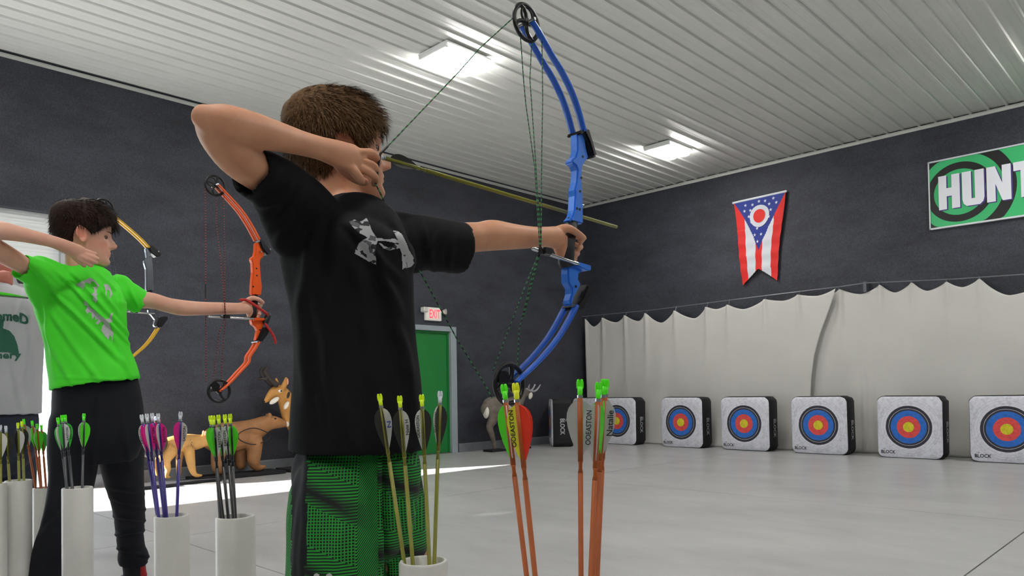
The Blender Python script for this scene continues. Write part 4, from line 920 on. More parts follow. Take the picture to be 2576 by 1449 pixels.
for s_ in (.05, -.06):
    q = MB(); ks = catmull([(1020, 808, 8), (1050, 822, 8), (1090, 828, 7), (1120, 805, 6), (1143, 770, 3)], 4); q.tube([Q(a, b, s_) for a, b, r in ks], [r * k for a, b, r in ks], n=8, round_ends=True)
    ks = [(1065, 824, 6), (1085, 790, 5), (1092, 765, 2)]; q.tube([Q(a, b, s_) for a, b, r in ks], [r * k for a, b, r in ks], n=8, round_ends=True); q.build('antler', mat('pale antler', '#a9a7ae', .5), o, smooth=True)
for xx_ in (745, 960): q = MB(); q.box((XAN + .06, Q(xx_, 1200).y, .018), (.2, .32, .03)); q.build('base_plate', M_tblk, o)
# turkey
o, Q, k = animal('turkey_target', 'foam turkey target, mostly hidden behind the pink-vaned arrows', XAN + .25, Z4, [
    [(60, 640, 40), (100, 640, 62), (150, 600, 60), (160, 540, 34), (140, 490, 18), (130, 455, 14)], [(110, 650, 14, .03), (112, 790, 7, .03)], [(110, 650, 14, -.03), (100, 790, 7, -.03)]], mat('dark bronze foam', '#3a3430', .6, noise_s=30, noise_a=.4), voxel=.009)
blob(o, Q, k, 'head', 130, 442, 20, 17, 0, mat('pale blue paint', '#b9c4dc', .6), 15); blob(o, Q, k, 'wattle', 150, 455, 15, 9, .0, M_red, 12); blob(o, Q, k, 'wattle', 122, 475, 8, 12, .02, M_red, 8)
MB().box((XAN + .25, Q(105, 700).y, .02), (.25, .4, .03)).build('base_plate', M_tblk, o)
# ------------------------------------------------------------------ outside the big door
car = empty('parked_car', (-19.5, -2.6, 0), 'pale parked car seen through the big door opening', 'car')
def carbox(name, pts, x0, x1, mt, bev=.06):
    q = MB(); q.prism([(x0, a, b) for a, b in pts], (x1 - x0, 0, 0)); return q.build(name, mt, car, bevel=bev, segs=2)
carbox('body', [(-5.0, .3), (-5.05, .75), (-4.7, .95), (-3.6, 1.0), (-1.2, .98), (-.3, .85), (-.1, .7), (-.12, .3)], -20.4, -18.6, mat('silver blue car paint', '#8fa2ac', .25, .4))
carbox('cabin', [(-4.4, .95), (-3.8, 1.42), (-2.3, 1.45), (-1.3, .97)], -20.25, -18.75, mat('white car roof', '#e6e8ea', .3))
q = MB()
for (a, b) in [((-4.15, .99), (-3.05, 1.33)), ((-2.95, .99), (-1.95, 1.33))]: q.box2((-18.76, a[0], a[1]), (-18.735, b[0], b[1]))
q.build('side_window', mat('dark car glass', '#22282c', .08), car)
for yy in (-4.1, -1.0):
    q = MB(); q.tube([(-18.62, yy, .3), (-18.55, yy, .3)], .3, n=24); w_ = q.build('wheel', mat('tyre', '#1a1a1c', .8), car); q = MB(); q.tube([(-18.56, yy, .3), (-18.535, yy, .3)], .18, n=16); q.build('hubcap', M_stl, w_)
for i in range(3):
    rnd = random.Random(i); q = MB(); cy = -14 + i * 9 + rnd.uniform(-1, 1); q.tube([(-48, cy, -.1), (-48, cy, 2)], [.2, .15]); tr = q.build('trunk', mat('bark', '#4a3c30', .9)); 
    t_o = empty('tree', (-48, cy, -.1), 'distant leafy tree beyond the paving outside', 'tree', 'distant trees outside'); tr.parent = t_o; tr.matrix_parent_inverse = Matrix.Translation((48, -cy, .1))
    q = MB()
    for j in range(14): q.ell((-48 + rnd.uniform(-1.5, 1.5), cy + rnd.uniform(-2, 2), 2.3 + rnd.uniform(-1.2, 1.2)), (1.2, 1.3, .9), n=10, m=6)
    me = remesh(q, .25); 
    for v in me.vertices: v.co += v.normal * .25 * noise.noise(v.co * 1.7)
    link('crown', me, mat('pale leaves', '#7f9a6a', .8, noise_s=2, noise_a=.3), t_o, True)
# ------------------------------------------------------------------ people
def sstep(a, b, x):
    t = max(0., min(1., (x - a) / (b - a))); return t * t * (3 - 2 * t)
HT = [(-.004, .066, .012, .016), (.003, .083, -.004, .032), (.018, .089, -.028, .043), (.035, .088, -.045, .052), (.05, .0885, -.056, .058), (.07, .087, -.072, .064), (.09, .086, -.086, .069), (.105, .085, -.093, .0715), (.125, .089, -.098, .0735), (.15, .0885, -.100, .0745), (.172, .079, -.096, .071), (.19, .061, -.083, .061), (.203, .036, -.060, .044), (.2105, .008, -.03, .02)]
def hrow(z):
    for a, b in zip(HT, HT[1:]):
        if z <= b[0]:
            t = max(0, (z - a[0]) / (b[0] - a[0])); return [a[i] + (b[i] - a[i]) * t for i in (1, 2, 3)]
    return HT[-1][1:]
def gs(x, s): return math.exp(-(x / s) ** 2)
def hpt(th, z):
    xf, xb, w = hrow(z); c, s_ = math.cos(th), math.sin(th); xc = (xf + xb) * .5 + .004
    y = w * math.copysign(abs(s_) ** .92, s_)
    x = xc + ((xf - xc) * abs(c) ** .80 if c > 0 else -(xc - xb) * abs(c) ** .86)
    if c > 0:
        n_ = 0
        if z > .062: n_ = .025 * sstep(.062, .072, z) * (1 - sstep(.078, .118, z)) + .005 * sstep(.07, .09, z) * (1 - sstep(.105, .13, z))
        wn = .0085 + .006 * gs(z - .070, .009)
        x += n_ * gs(y, wn)
        x += .006 * gs(y, .022) * (gs(z - .052, .0048) + .85 * gs(z - .0415, .005)) - .004 * gs(y, .024) * gs(z - .0465, .0022) - .003 * gs(y, .02) * gs(z - .033, .005)
        x += .006 * gs(y, .018) * gs(z - .014, .011)
        for q in (-1, 1):
            x -= .0095 * gs(y - q * .030, .014) * gs(z - .1045, .0105); x += .0035 * gs(y - q * .03, .018) * gs(z - .121, .006)
            x += .003 * gs(y - q * .042, .016) * gs(z - .078, .014)
    return Vector((x, y, z))
class Head:
    def __init__(s, u, v, d, ang, sc=1.0, pitch=0, roll=0, ez=.098):
        s.ez = ez
        s.O = P(u, v, d); up = Vector((0, 0, 1)); hr = Vector((RGT.x, RGT.y, 0)).normalized(); hf = Vector((FWD.x, FWD.y, 0)).normalized()
        s.Fw = (hr * math.cos(ang) + hf * math.sin(ang)); s.L = up.cross(s.Fw)
        R1 = Matrix.Rotation(pitch, 3, s.L); s.Fw = R1 @ s.Fw; s.U = R1 @ up
        R2 = Matrix.Rotation(roll, 3, s.Fw); s.L = R2 @ s.L; s.U = R2 @ s.U; s.s = sc
    def w(s, p): return s.O + (s.Fw * p[0] + s.L * p[1] + s.U * p[2]) * s.s
    def loc(s, p): q = (Vector(p) - s.O) / s.s; return q.dot(s.Fw), q.dot(s.L), q.dot(s.U)
    def mesh(s, m_, n=64, rows=70):
        vs = []; fs = []; zs = [-.004 + (.2105 + .004) * i / (rows - 1) for i in range(rows)]
        for z in zs:
            for j in range(n): vs.append(s.w(hpt(2 * math.pi * j / n, z)))
        for i in range(rows - 1):
            for j in range(n): fs.append((i*n + j, i*n + (j+1) % n, (i+1)*n + (j+1) % n, (i+1)*n + j))
        b = len(vs); vs.append(s.w((.03, 0, -.008))); vs.append(s.w((-.01, 0, .2125)))
        for j in range(n): fs.append((b, (j+1) % n, j)); fs.append((b + 1, (rows-1)*n + j, (rows-1)*n + (j+1) % n))
        m_.add(vs, fs)
        for q in (-1, 1):   # ears
            R = Matrix((s.Fw, s.L, s.U)).transposed() @ Matrix.Rotation(math.radians(-12), 3, 'Y') @ Matrix.Rotation(q * math.radians(-22), 3, 'Z')
            c = s.w((-.004, q * .0735, s.ez)); k = s.s
            m_.ell(c, (.0165 * k, .0045 * k, .028 * k), R, 14, 10)
            pts = [c + R @ Vector((.0165 * math.cos(a), q * .006, .0285 * math.sin(a) + .001)) * k for a in [math.radians(t_) for t_ in range(-100, 215, 15)]]
            m_.tube(pts[::1], [.0036 * k] * len(pts), n=8, round_ends=True)
            m_.ell(c + R @ Vector((.003, q * .004, -.025)) * k, (.008 * k, .005 * k, .009 * k), R, 10, 6)
    def paint(s, me, extra=None):
        ca = me.color_attributes.new('tint', 'FLOAT_COLOR', 'POINT')
        for i, v in enumerate(me.vertices):
            x, y, z = s.loc(v.co); c = [1, 1, 1]
            if -.05 < z < .23 and abs(y) < .1 and abs(x) < .16:
                lip = gs(y, .021) * (gs(z - .0515, .0052) + gs(z - .042, .0052)) * (1 if x > .075 else 0); lip = min(1, lip)
                ck = gs(abs(y) - .045, .022) * gs(z - .075, .022) * (1 if x > .02 else 0); er = gs(abs(y) - .08, .014) * gs(z - .098, .04) * gs(x + .005, .03) * (1 if abs(y) > .071 else 0)
                eye = gs(abs(y) - .03, .014) * gs(z - .106, .011) * (1 if x > .05 else 0); ns = gs(y, .014) * gs(z - .073, .012) * (1 if x > .09 else 0)
                c = [1 + .02 * ck, 1 - .33 * lip - .16 * ck - .3 * er - .22 * eye - .14 * ns, 1 - .28 * lip - .16 * ck - .35 * er - .2 * eye - .14 * ns]
                c[0] -= .08 * lip + .14 * eye
            ca.data[i].color = (c[0], c[1], c[2], 1)
    def face_bits(s, parent, brow):
        for q in (-1, 1):
            e = MB(); R = Matrix((s.Fw, s.L, s.U)).transposed(); c = s.w((.0655, q * .030, .1045)); e.ell(c, (.0118 * s.s,) * 3, None, 18, 12); eo = e.build('eye', mat('eye white', '#8f7f78', .3), parent, smooth=True)
            i_ = MB(); ic = s.w((.0655 + .0113, q * .0295, .1045)); i_.ell(ic, (.0022 * s.s, .0066 * s.s, .0062 * s.s), R, 14, 8); i_.build('iris', mat('dark iris', '#2c2620', .15), eo, smooth=True)
            l_ = MB()
            for zt, am in ((.0045, 1), (-.0042, .6)):
                pts = []
                for k in range(7):
                    y = q * (.030 + (k - 3) * .0046); th = 1 - ((k - 3) / 3.6) ** 2
                    pts.append(s.w((.0655 + math.sqrt(max(0, .0128 ** 2 - (y - q * .03) ** 2 - (zt * th) ** 2)) * .98 + .0002, y, .1045 + zt * th)))
                l_.tube(pts, [.0013 * am * s.s] * 7, n=6)
            l_.build('eyelid', mat('eyelid', '#7a4a3a', .6), eo, smooth=True)
            b_ = MB(); pts = []
            for k in range(8):
                y = q * (.014 + k * .0045); p = hpt(math.asin(min(.99, abs(y) / .075)) * q, .1215 + .003 * math.sin(k / 7 * 2.6)); p.x += .0005; pts.append(s.w(p))
            b_.tube(pts, [.0012 * s.s, .0022 * s.s, .0026 * s.s, .0027 * s.s, .0026 * s.s, .0022 * s.s, .0016 * s.s, .0008 * s.s], n=6, ratio=.6); b_.build('eyebrow', brow, parent, smooth=True)
    def hair(s, parent, mt, T, line, flow, nstr=5000, slen=.022, seed=1, lift=.35, fr_w=1.0):
        """cap that follows the skull plus thousands of short strands"""
        n, rows = 96, 64; vs = []; fs = []; zs = [.0 + .2105 * i / (rows - 1) for i in range(rows)]; th_ = []
        def thick(th, z):
            return T(th, z) * sstep(-.006, .016, z - line(th)) - .0045 * (1 - sstep(-.006, .004, z - line(th))) + .0005
        def sp(th, z, e=0):
            p = hpt(th, z); xf, xb, w = hrow(z); xc = (xf + xb) * .5
            nn = Vector((math.cos(th) / max(.03, (xf - xc)) , math.sin(th) / max(.03, w), 0)); k = .3 + 2.2 * sstep(.12, .2105, z) ** 1.5
            nn = nn.normalized() * (1 - .75 * sstep(.15, .2105, z)) + Vector((0, 0, 1)) * sstep(.13, .205, z) * 1.2; nn.normalize()
            return p, nn
        for z in zs:
            for j in range(n):
                th = 2 * math.pi * j / n; p, nn = sp(th, z); t = thick(th, z)
                if t > .002: t += .0022 * noise.noise(Vector((p.x * 90, p.y * 90, p.z * 35))) * min(1, t / .008) + .002 * noise.noise(p * 260)
                vs.append(s.w(p + nn * t))
        for i in range(rows - 1):
            for j in range(n): fs.append((i*n + j, i*n + (j+1) % n, (i+1)*n + (j+1) % n, (i+1)*n + j))
        b = len(vs); vs.append(s.w((0, 0, .0))); vs.append(s.w((-.01, 0, .2125 + T(0, .21) * 1.0)))
        for j in range(n): fs.append((b, (j+1) % n, j)); fs.append((b + 1, (rows-1)*n + j, (rows-1)*n + (j+1) % n))
        m_ = MB(); m_.add(vs, fs); ho = m_.build('hair', mt, parent, smooth=True)
        rnd = random.Random(seed); q = MB(); cnt = 0
        while cnt < nstr:
            th = rnd.uniform(-math.pi, math.pi); z = .02 + .192 * rnd.random() ** .75
            if z < line(th) - .002: continue
            cnt += 1; p, nn = sp(th, z); t = thick(th, z); fl = Vector(flow(th, z)); fl = (fl + Vector((rnd.gauss(0, .22), rnd.gauss(0, .22), rnd.gauss(0, .2)))).normalized()
            d_ = (fl + nn * lift * rnd.uniform(.3, 1.5)).normalized(); L_ = slen * rnd.uniform(.5, 1.2) * min(1, .35 + t / .014); side = d_.cross(nn)
            if side.length < .01: continue
            side = side.normalized() * .0008 * rnd.uniform(.7, 1.6); a = p + nn * (t - .002); c = a + d_ * L_ * .55; e = a + (d_ * .8 + fl * .25 - nn * .1).normalized() * L_
            q.add([s.w(a - side), s.w(a + side), s.w(c + side * .8), s.w(c - side * .8), s.w(e)], [(0, 1, 2, 3), (3, 2, 4)])
        so = link('hair_strands', q.mesh('hair_strands', recalc=False), mt, ho); so['kind'] = 'stuff'
        return ho
def tpx(m_, keys, sub=4, n=22, cup=0, cup0=0, ref=None, rnd=True):
    """tube through measured stations (column, row, depth, radius in px, depth ratio)"""
    ks = catmull([(k + (1,))[:5] if len(k) == 4 else k for k in keys], sub) if sub > 1 else keys
    pts = [P(k[0], k[1], k[2]) for k in ks]; rad = [k[3] * k[2] / F for k in ks]; rt = [k[4] for k in ks]; K = len(pts); frames = []
    R0 = Vector(ref) if ref is not None else FWD
    for i in range(K):
        t = (pts[min(i+1, K-1)] - pts[max(i-1, 0)]).normalized(); a1 = t.cross(R0).normalized(); a2 = a1.cross(t).normalized(); frames.append((pts[i], a1, a2, t, rad[i], rt[i]))
    def ends(fr, sgn, c):
        p, a1, a2, t, r, q = fr
        if c: return [(p + t * sgn * .002, a1, a2, t, r * .985, q), (p + t * sgn * .001, a1, a2, t, r * .93, q), (p - t * sgn * c, a1, a2, t, r * .86, q)]
        if rnd: return [(p + t * sgn * r * math.sin(a), a1, a2, t, r * math.cos(a), q) for a in (math.radians(30), math.radians(60), math.radians(83))]
        return []
    fr = ends(frames[0], -1, cup0)[::-1] + frames + ends(frames[-1], 1, cup); vs = []; fs = []; K = len(fr)
    for (p, a1, a2, t, r, q) in fr:
        for j in range(n): a = 2 * math.pi * j / n; vs.append(p + a1 * r * math.cos(a) + a2 * r * q * math.sin(a))
    for i in range(K - 1):
        for j in range(n): fs.append((i*n + j, i*n + (j+1) % n, (i+1)*n + (j+1) % n, (i+1)*n + j))
    fs += [tuple(range(n))[::-1], tuple((K-1)*n + j for j in range(n))]
    m_.add(vs, fs)
def finger(m_, pts, r0, r1):
    k = len(pts); ks = catmull([tuple(p) for p in pts], 3); n = len(ks)
    m_.tube([Vector(p) for p in ks], [r0 + (r1 - r0) * i / (n - 1) for i in range(n)], n=10, round_ends=True)
def skin_mat(name, c):
    M = bpy.data.materials.new(name); M.use_nodes = True; n = M.node_tree.nodes; l = M.node_tree.links; b = n['Principled BSDF']
    tc = n.new('ShaderNodeTexCoord'); t = n.new('ShaderNodeTexNoise'); t.inputs['Scale'].default_value = 14; t.inputs['Detail'].default_value = 5; l.new(tc.outputs['Object'], t.inputs[0])
    r = n.new('ShaderNodeValToRGB'); c0 = srgb(c); r.color_ramp.elements[0].position = .3; r.color_ramp.elements[1].position = .7
    r.color_ramp.elements[0].color = (c0[0] * .92, c0[1] * .84, c0[2] * .82, 1); r.color_ramp.elements[1].color = (min(1, c0[0] * 1.06), c0[1] * 1.08, c0[2] * 1.08, 1); l.new(t.outputs[0], r.inputs[0])
    at = n.new('ShaderNodeAttribute'); at.attribute_name = 'tint'; mx = n.new('ShaderNodeMix'); mx.data_type = 'RGBA'; mx.blend_type = 'MULTIPLY'; mx.inputs[0].default_value = 1
    l.new(r.outputs[0], mx.inputs[6]); l.new(at.outputs[0], mx.inputs[7]); l.new(mx.outputs[2], b.inputs['Base Color'])
    b.inputs['Roughness'].default_value = .5; b.inputs['Subsurface Weight'].default_value = .12; b.inputs['Subsurface Radius'].default_value = (.012, .004, .002); b.inputs['Subsurface Scale'].default_value = 1; b.inputs['Specular IOR Level'].default_value = .35
    t2 = n.new('ShaderNodeTexNoise'); t2.inputs['Scale'].default_value = 350; l.new(tc.outputs['Object'], t2.inputs[0]); bp = n.new('ShaderNodeBump'); bp.inputs['Strength'].default_value = .08; bp.inputs['Distance'].default_value = .002; l.new(t2.outputs[0], bp.inputs['Height']); l.new(bp.outputs[0], b.inputs['Normal'])
    return M
def drape(name, host, test, box, cell, mt, parent, off=.0012):
    """flat print laid on the cloth surface, cell by cell"""
    bm = bmesh.new(); bm.from_mesh(host.data); bv = BVHTree.FromBMesh(bm); bm.free(); inv = host.matrix_world
    vs = []; fs = []; idx = {}
    u0, v0, u1, v1 = box; nx = int((u1 - u0) / cell); ny = int((v1 - v0) / cell)
    def V_(i, j):
        if (i, j) in idx: return idx[(i, j)]
        r = ray(u0 + i * cell, v0 + j * cell).normalized(); h_ = bv.ray_cast(CAM, r)
        if h_[0] is None: idx[(i, j)] = None; return None
        vs.append(h_[0] + h_[1] * off); idx[(i, j)] = len(vs) - 1; return idx[(i, j)]
    for i in range(nx):
        for j in range(ny):
            if test(u0 + (i + .5) * cell, v0 + (j + .5) * cell):
                q = [V_(i, j), V_(i, j + 1), V_(i + 1, j + 1), V_(i + 1, j)]
                if None not in q: fs.append(q)
    me = bpy.data.meshes.new(name); me.from_pydata([tuple(p) for p in vs], [], fs); return link(name, me, mt, parent, True)
def inpoly(poly):
    def f(x, y):
        c = False; k = len(poly)
        for i in range(k):
            x0, y0 = poly[i]; x1, y1 = poly[(i+1) % k]
            if (y0 > y) != (y1 > y) and x < (x1 - x0) * (y - y0) / (y1 - y0) + x0: c = not c
        return c
    return f
def textpx(txt, cx, cy, w, h, fn=None, flip=False, bold=.03):
    """inside-test for lettering in measured pixels; fn bends it"""
    me = text_mesh(txt, 1, bold); xs = [v.co.x for v in me.vertices]; ys = [v.co.y for v in me.vertices]; x0, x1, y0, y1 = min(xs), max(xs), min(ys), max(ys)
    tr = []
    for p in me.polygons:
        vv = [me.vertices[i].co for i in p.vertices]
        for i in range(1, len(vv) - 1): tr.append((vv[0], vv[i], vv[i+1]))
    A = np.array([[(t[i].x, t[i].y) for i in range(3)] for t in tr])
    def f(u, v):
        if fn: u, v = fn(u, v)
        X = (u - cx) / w; Y = -(v - cy) / h
        if abs(X) > .52 or abs(Y) > .52: return False
        X = x0 + (X + .5) * (x1 - x0); Y = y0 + (Y + .5) * (y1 - y0)
        s1 = (A[:, 1, 0] - A[:, 0, 0]) * (Y - A[:, 0, 1]) - (A[:, 1, 1] - A[:, 0, 1]) * (X - A[:, 0, 0])
        s2 = (A[:, 2, 0] - A[:, 1, 0]) * (Y - A[:, 1, 1]) - (A[:, 2, 1] - A[:, 1, 1]) * (X - A[:, 1, 0])
        s3 = (A[:, 0, 0] - A[:, 2, 0]) * (Y - A[:, 2, 1]) - (A[:, 0, 1] - A[:, 2, 1]) * (X - A[:, 2, 0])
        return bool(np.any(((s1 >= 0) & (s2 >= 0) & (s3 >= 0)) | ((s1 <= 0) & (s2 <= 0) & (s3 <= 0))))
    return f
def wrapd(th): return abs((math.degrees(th) + 180) % 360 - 180)
def interp(tab, x):
    if x <= tab[0][0]: return tab[0][1]
    for a, b in zip(tab, tab[1:]):
        if x <= b[0]: return a[1] + (b[1] - a[1]) * (x - a[0]) / (b[0] - a[0])
    return tab[-1][1]
# ================================================================== boy in black, nearest
pa = empty('person', P(880, 1900, 1.52) * 1, 'boy in black t-shirt and green patterned shorts drawing the blue bow', 'person', None)
pa.location.z = 0
M_skA = skin_mat('skin a', '#cc9676')
HA = Head(859, 503, 1.665, math.radians(24), 1.075, pitch=math.radians(-3), ez=.066)
m_ = MB(); HA.mesh(m_)
tpx(m_, [(868, 590, 1.58, 78, .8), (862, 545, 1.61, 66, 1), (855, 510, 1.635, 60, 1), (850, 480, 1.65, 58, 1), (848, 430, 1.66, 56, 1)])
tpx(m_, [(872, 600, 1.55, 90, .7), (880, 700, 1.53, 120, .6), (890, 900, 1.53, 110, .6), (897, 1060, 1.53, 120, .6), (897, 1170, 1.53, 120, .6)]); tpx(m_, [(760, 510, 1.46, 48, 1), (860, 570, 1.54, 46, .8), (960, 610, 1.60, 36, .8), (1040, 602, 1.62, 36, .9)])
tpx(m_, [(862, 1180, 1.49, 84, .8), (850, 1400, 1.485, 84, .8)]); tpx(m_, [(960, 1180, 1.58, 70, .9), (1000, 1400, 1.62, 70, 1)])
# draw arm
tpx(m_, [(760, 500, 1.46, 60, 1), (700, 462, 1.40, 48, 1), (645, 430, 1.345, 49, .92), (592, 388, 1.28, 53, .95), (548, 335, 1.225, 50, .95), (534, 308, 1.20, 44, .95)])
tpx(m_, [(534, 305, 1.195, 42, .95), (565, 312, 1.215, 49, .95), (610, 322, 1.25, 48, .95), (660, 334, 1.29, 43, .95), (715, 348, 1.34, 36, .9), (765, 362, 1.385, 31, .85), (808, 374, 1.42, 30, .8), (850, 388, 1.455, 35, .62), (890, 401, 1.49, 38, .5), (912, 405, 1.51, 33, .45)])
m_.ell(P(515, 296, 1.19), (.021, .021, .021))
def F3(keys, r0, r1): finger(m_, [P(*k) for k in keys], r0, r1)
F3([(905, 384, 1.495), (930, 384, 1.505), (944, 392, 1.52), (951, 408, 1.54)], .0092, .0078)      # index
F3([(905, 401, 1.495), (928, 409, 1.50), (944, 420, 1.515), (946, 437, 1.54)], .0058, .0082)      # middle
F3([(900, 418, 1.495), (926, 432, 1.50), (944, 447, 1.515), (942, 462, 1.535)], .0095, .0078)      # ring
F3([(874, 412, 1.478), (888, 428, 1.475), (900, 443, 1.482), (909, 454, 1.49)], .0112, .0088)    # little finger, hanging free
F3([(845, 405, 1.475), (868, 432, 1.50), (898, 452, 1.53), (918, 458, 1.545)], .0115, .0088)     # thumb, tucked under the jaw
# bow arm
tpx(m_, [(1040, 600, 1.62, 38, .9), (1110, 602, 1.665, 38, .9), (1172, 598, 1.71, 38, 1), (1205, 596, 1.735, 37, .95), (1240, 592, 1.765, 38.5, .95), (1285, 595, 1.80, 33, .95), (1330, 597, 1.84, 28, .9), (1368, 596, 1.875, 25.5, .85), (1396, 598, 1.90, 29, .75)])
gx = lambda u, v, o: onX(u, v, XA + o)
q_ = [gx(1398, 600, 0), gx(1411, 604, 0), gx(1415, 622, 0), gx(1412, 640, 0)]
m_.tube([gx(1395, 596, -.0), gx(1408, 604, -.0), gx(1409, 622, -.0), gx(1410, 642, 0)], [.026, .025, .021, .013], n=14, ratio=.8, round_ends=True)
finger(m_, [gx(1400, 582, .012), gx(1425, 574, .025), gx(1450, 585, .024), gx(1469, 599, .006)], .0135, .0078)      # thumb over the grip
for i, (v0, ue) in enumerate([(588, 1465), (606, 1461), (622, 1453), (637, 1446)]):
    finger(m_, [gx(1404, v0, -.02), gx(1428, v0 + 2, -.046), gx(ue - 4, v0 + 12, -.034), gx(ue, v0 + 16, -.012), gx(ue - 6, v0 + 18, .004)], .0058, .0078)
# legs and feet
tpx(m_, [(850, 1400, 1.49, 88, 1), (848, 1560, 1.49, 68, 1), (846, 1640, 1.48, 66, 1), (843, 1760, 1.48, 66, 1), (842, 1900, 1.48, 50, 1), (842, 2040, 1.48, 42, 1), (846, 2085, 1.48, 44, 1)])
tpx(m_, [(1000, 1400, 1.62, 80, 1), (1010, 1500, 1.63, 64, 1), (1022, 1600, 1.65, 60, 1), (1032, 1700, 1.66, 58, 1), (1040, 1820, 1.67, 46, 1), (1046, 1930, 1.68, 38, 1), (1048, 1960, 1.68, 40, 1)])
me = remesh(m_, .0032, 2); HA.paint(me); bodyA = link('body', me, M_skA, pa, True)
M_hrA = mat('short brown hair', '#5c432a', .75, noise_s=240, noise_a=.5, spec=.15)
HA.face_bits(pa, mat('brow brown', '#5a4330', .7))
def lineA(th):
    a = wrapd(th); return interp([(0, .150), (25, .148), (45, .138), (58, .118), (68, .092), (78, .088), (86, .118), (98, .12), (110, .07), (130, .035), (180, .022)], a)
def TA(th, z): return (.0125 + .006 * sstep(.15, .2, z) + .004 * gs(wrapd(th), 50) * sstep(.14, .18, z)) * (1 - .45 * (1 - sstep(.05, .12, z)))
def flA(th, z):
    k = sstep(.19, .12, z) if False else 1 - sstep(.12, .2, z)
    return (math.cos(th) * .3 + .75 * (1 - k) + .25, math.sin(th) * .25, -.35 - .8 * k)
HA.hair(pa, M_hrA, TA, lineA, flA, nstr=9000, slen=.026, seed=3, lift=.42)
# fringe of hair over the forehead
q = MB(); rnd = random.Random(5)
for i in range(500):
    th = rnd.uniform(-1.15, 1.15); z = rnd.uniform(.148, .185); p = hpt(th, z); nn = Vector((math.cos(th), math.sin(th), .2)).normalized(); a = p + nn * .013
    L_ = rnd.uniform(.02, .036); e = a + Vector((.25 * math.cos(th), .3 * math.sin(th), -1)).normalized() * L_ ; sd = Vector((-math.sin(th), math.cos(th), 0)) * rnd.uniform(.0008, .0016); c = a.lerp(e, .5) + nn * .003
    q.add([HA.w(a - sd), HA.w(a + sd), HA.w(c + sd * .8), HA.w(c - sd * .8), HA.w(e)], [(0, 1, 2, 3), (3, 2, 4)])
fo = link('hair_fringe', q.mesh('f', recalc=False), M_hrA, pa); fo['kind'] = 'stuff'
# t-shirt
M_tsA = mat('black cotton', '#08090e', .85, noise_s=220, noise_a=.12, bump=.05, bump_s=400, spec=.25)
m_ = MB()
tpx(m_, [(890, 580, 1.56, 40, .8), (882, 590, 1.54, 105, .75), (874, 620, 1.525, 165, .72), (876, 680, 1.52, 165, .72), (886, 780, 1.52, 156, .74), (892, 873, 1.52, 156, .76), (897, 960, 1.52, 161, .8), (899, 1050, 1.52, 166, .84), (899, 1132, 1.52, 170, .87)], cup=.12, n=40)
tpx(m_, [(874, 536, 1.605, 62, .9), (878, 556, 1.59, 84, .9), (884, 585, 1.555, 128, .8), (884, 620, 1.54, 140, .8)], rnd=False, n=36)
tpx(m_, [(735, 488, 1.45, 66, .9), (800, 540, 1.50, 56, .85), (870, 572, 1.545, 46, .85), (940, 572, 1.59, 48, .85), (1000, 585, 1.61, 54, .8), (1040, 600, 1.63, 60, .8)])
tpx(m_, [(800, 560, 1.48, 74, .85), (755, 515, 1.445, 76, .85), (706, 474, 1.40, 72, .88), (660, 446, 1.36, 69, .92), (626, 428, 1.33, 63.5, .97)], cup=.05)
tpx(m_, [(740, 600, 1.47, 60, .9), (715, 540, 1.43, 62, .9), (690, 500, 1.40, 52, .9)])
tpx(m_, [(985, 628, 1.60, 78, .9), (1050, 611, 1.635, 71, .98), (1115, 618, 1.67, 67, .98), (1163, 625, 1.70, 65, .98)], cup=.05)
m_.torus(P(874, 534, 1.605), .054, .0075, (P(872, 510, 1.60) - P(882, 574, 1.57)), n=36, m=10)
me = remesh(m_, .0048, 6, .6)
foldsA = [(760, 480, 700, 600, 16, .007), (800, 520, 760, 760, 22, .006), (850, 560, 830, 900, 26, .005), (930, 600, 1010, 800, 20, .006), (960, 700, 1040, 960, 22, .006), (900, 680, 960, 1080, 26, .006), (800, 700, 850, 1100, 30, .005), (990, 560, 1050, 680, 14, .006), (1060, 560, 1090, 680, 12, .005), (1110, 570, 1080, 640, 10, .004), (1140, 575, 1130, 680, 10, .003),
          (860, 1000, 900, 1130, 22, .005), (745, 640, 770, 1000, 24, .005), (700, 430, 640, 480, 12, .005), (720, 500, 640, 520, 14, .006), (730, 470, 690, 560, 14, .006), (870, 560, 1000, 700, 16, .005), (1000, 830, 1060, 1100, 20, .005), (760, 600, 860, 1120, 30, .004)]
folds(me, foldsA); tsA = link('t_shirt', me, M_tsA, pa, True)
q = MB(); cN = P(868, 496, 1.60)
# chest print
def camo():
    M = bpy.data.materials.new('camouflage print'); M.use_nodes = True; n = M.node_tree.nodes; l = M.node_tree.links; b = n['Principled BSDF']; tc = n.new('ShaderNodeTexCoord')
    v = n.new('ShaderNodeTexVoronoi'); v.distance = 'CHEBYCHEV'; v.inputs['Scale'].default_value = 85; v.inputs['Randomness'].default_value = 1; mp = n.new('ShaderNodeMapping'); mp.inputs['Rotation'].default_value = (.5, .3, .4); l.new(tc.outputs['Object'], mp.inputs[0]); l.new(mp.outputs[0], v.inputs[0])
    sp = n.new('ShaderNodeSeparateColor'); l.new(v.outputs['Color'], sp.inputs[0]); r = n.new('ShaderNodeValToRGB'); r.color_ramp.interpolation = 'CONSTANT'; e = r.color_ramp.elements; e[0].color = srgb('#15171c'); e[1].position = .27; e[1].color = srgb('#55575b'); q = e.new(.36); q.color = srgb('#a8a9ab'); l.new(sp.outputs[0], r.inputs[0]); l.new(r.outputs[0], b.inputs['Base Color']); b.inputs['Roughness'].default_value = .8; return M
def Zl(x, y): return (840 + x / 9.058, 540 + y / 9.058)
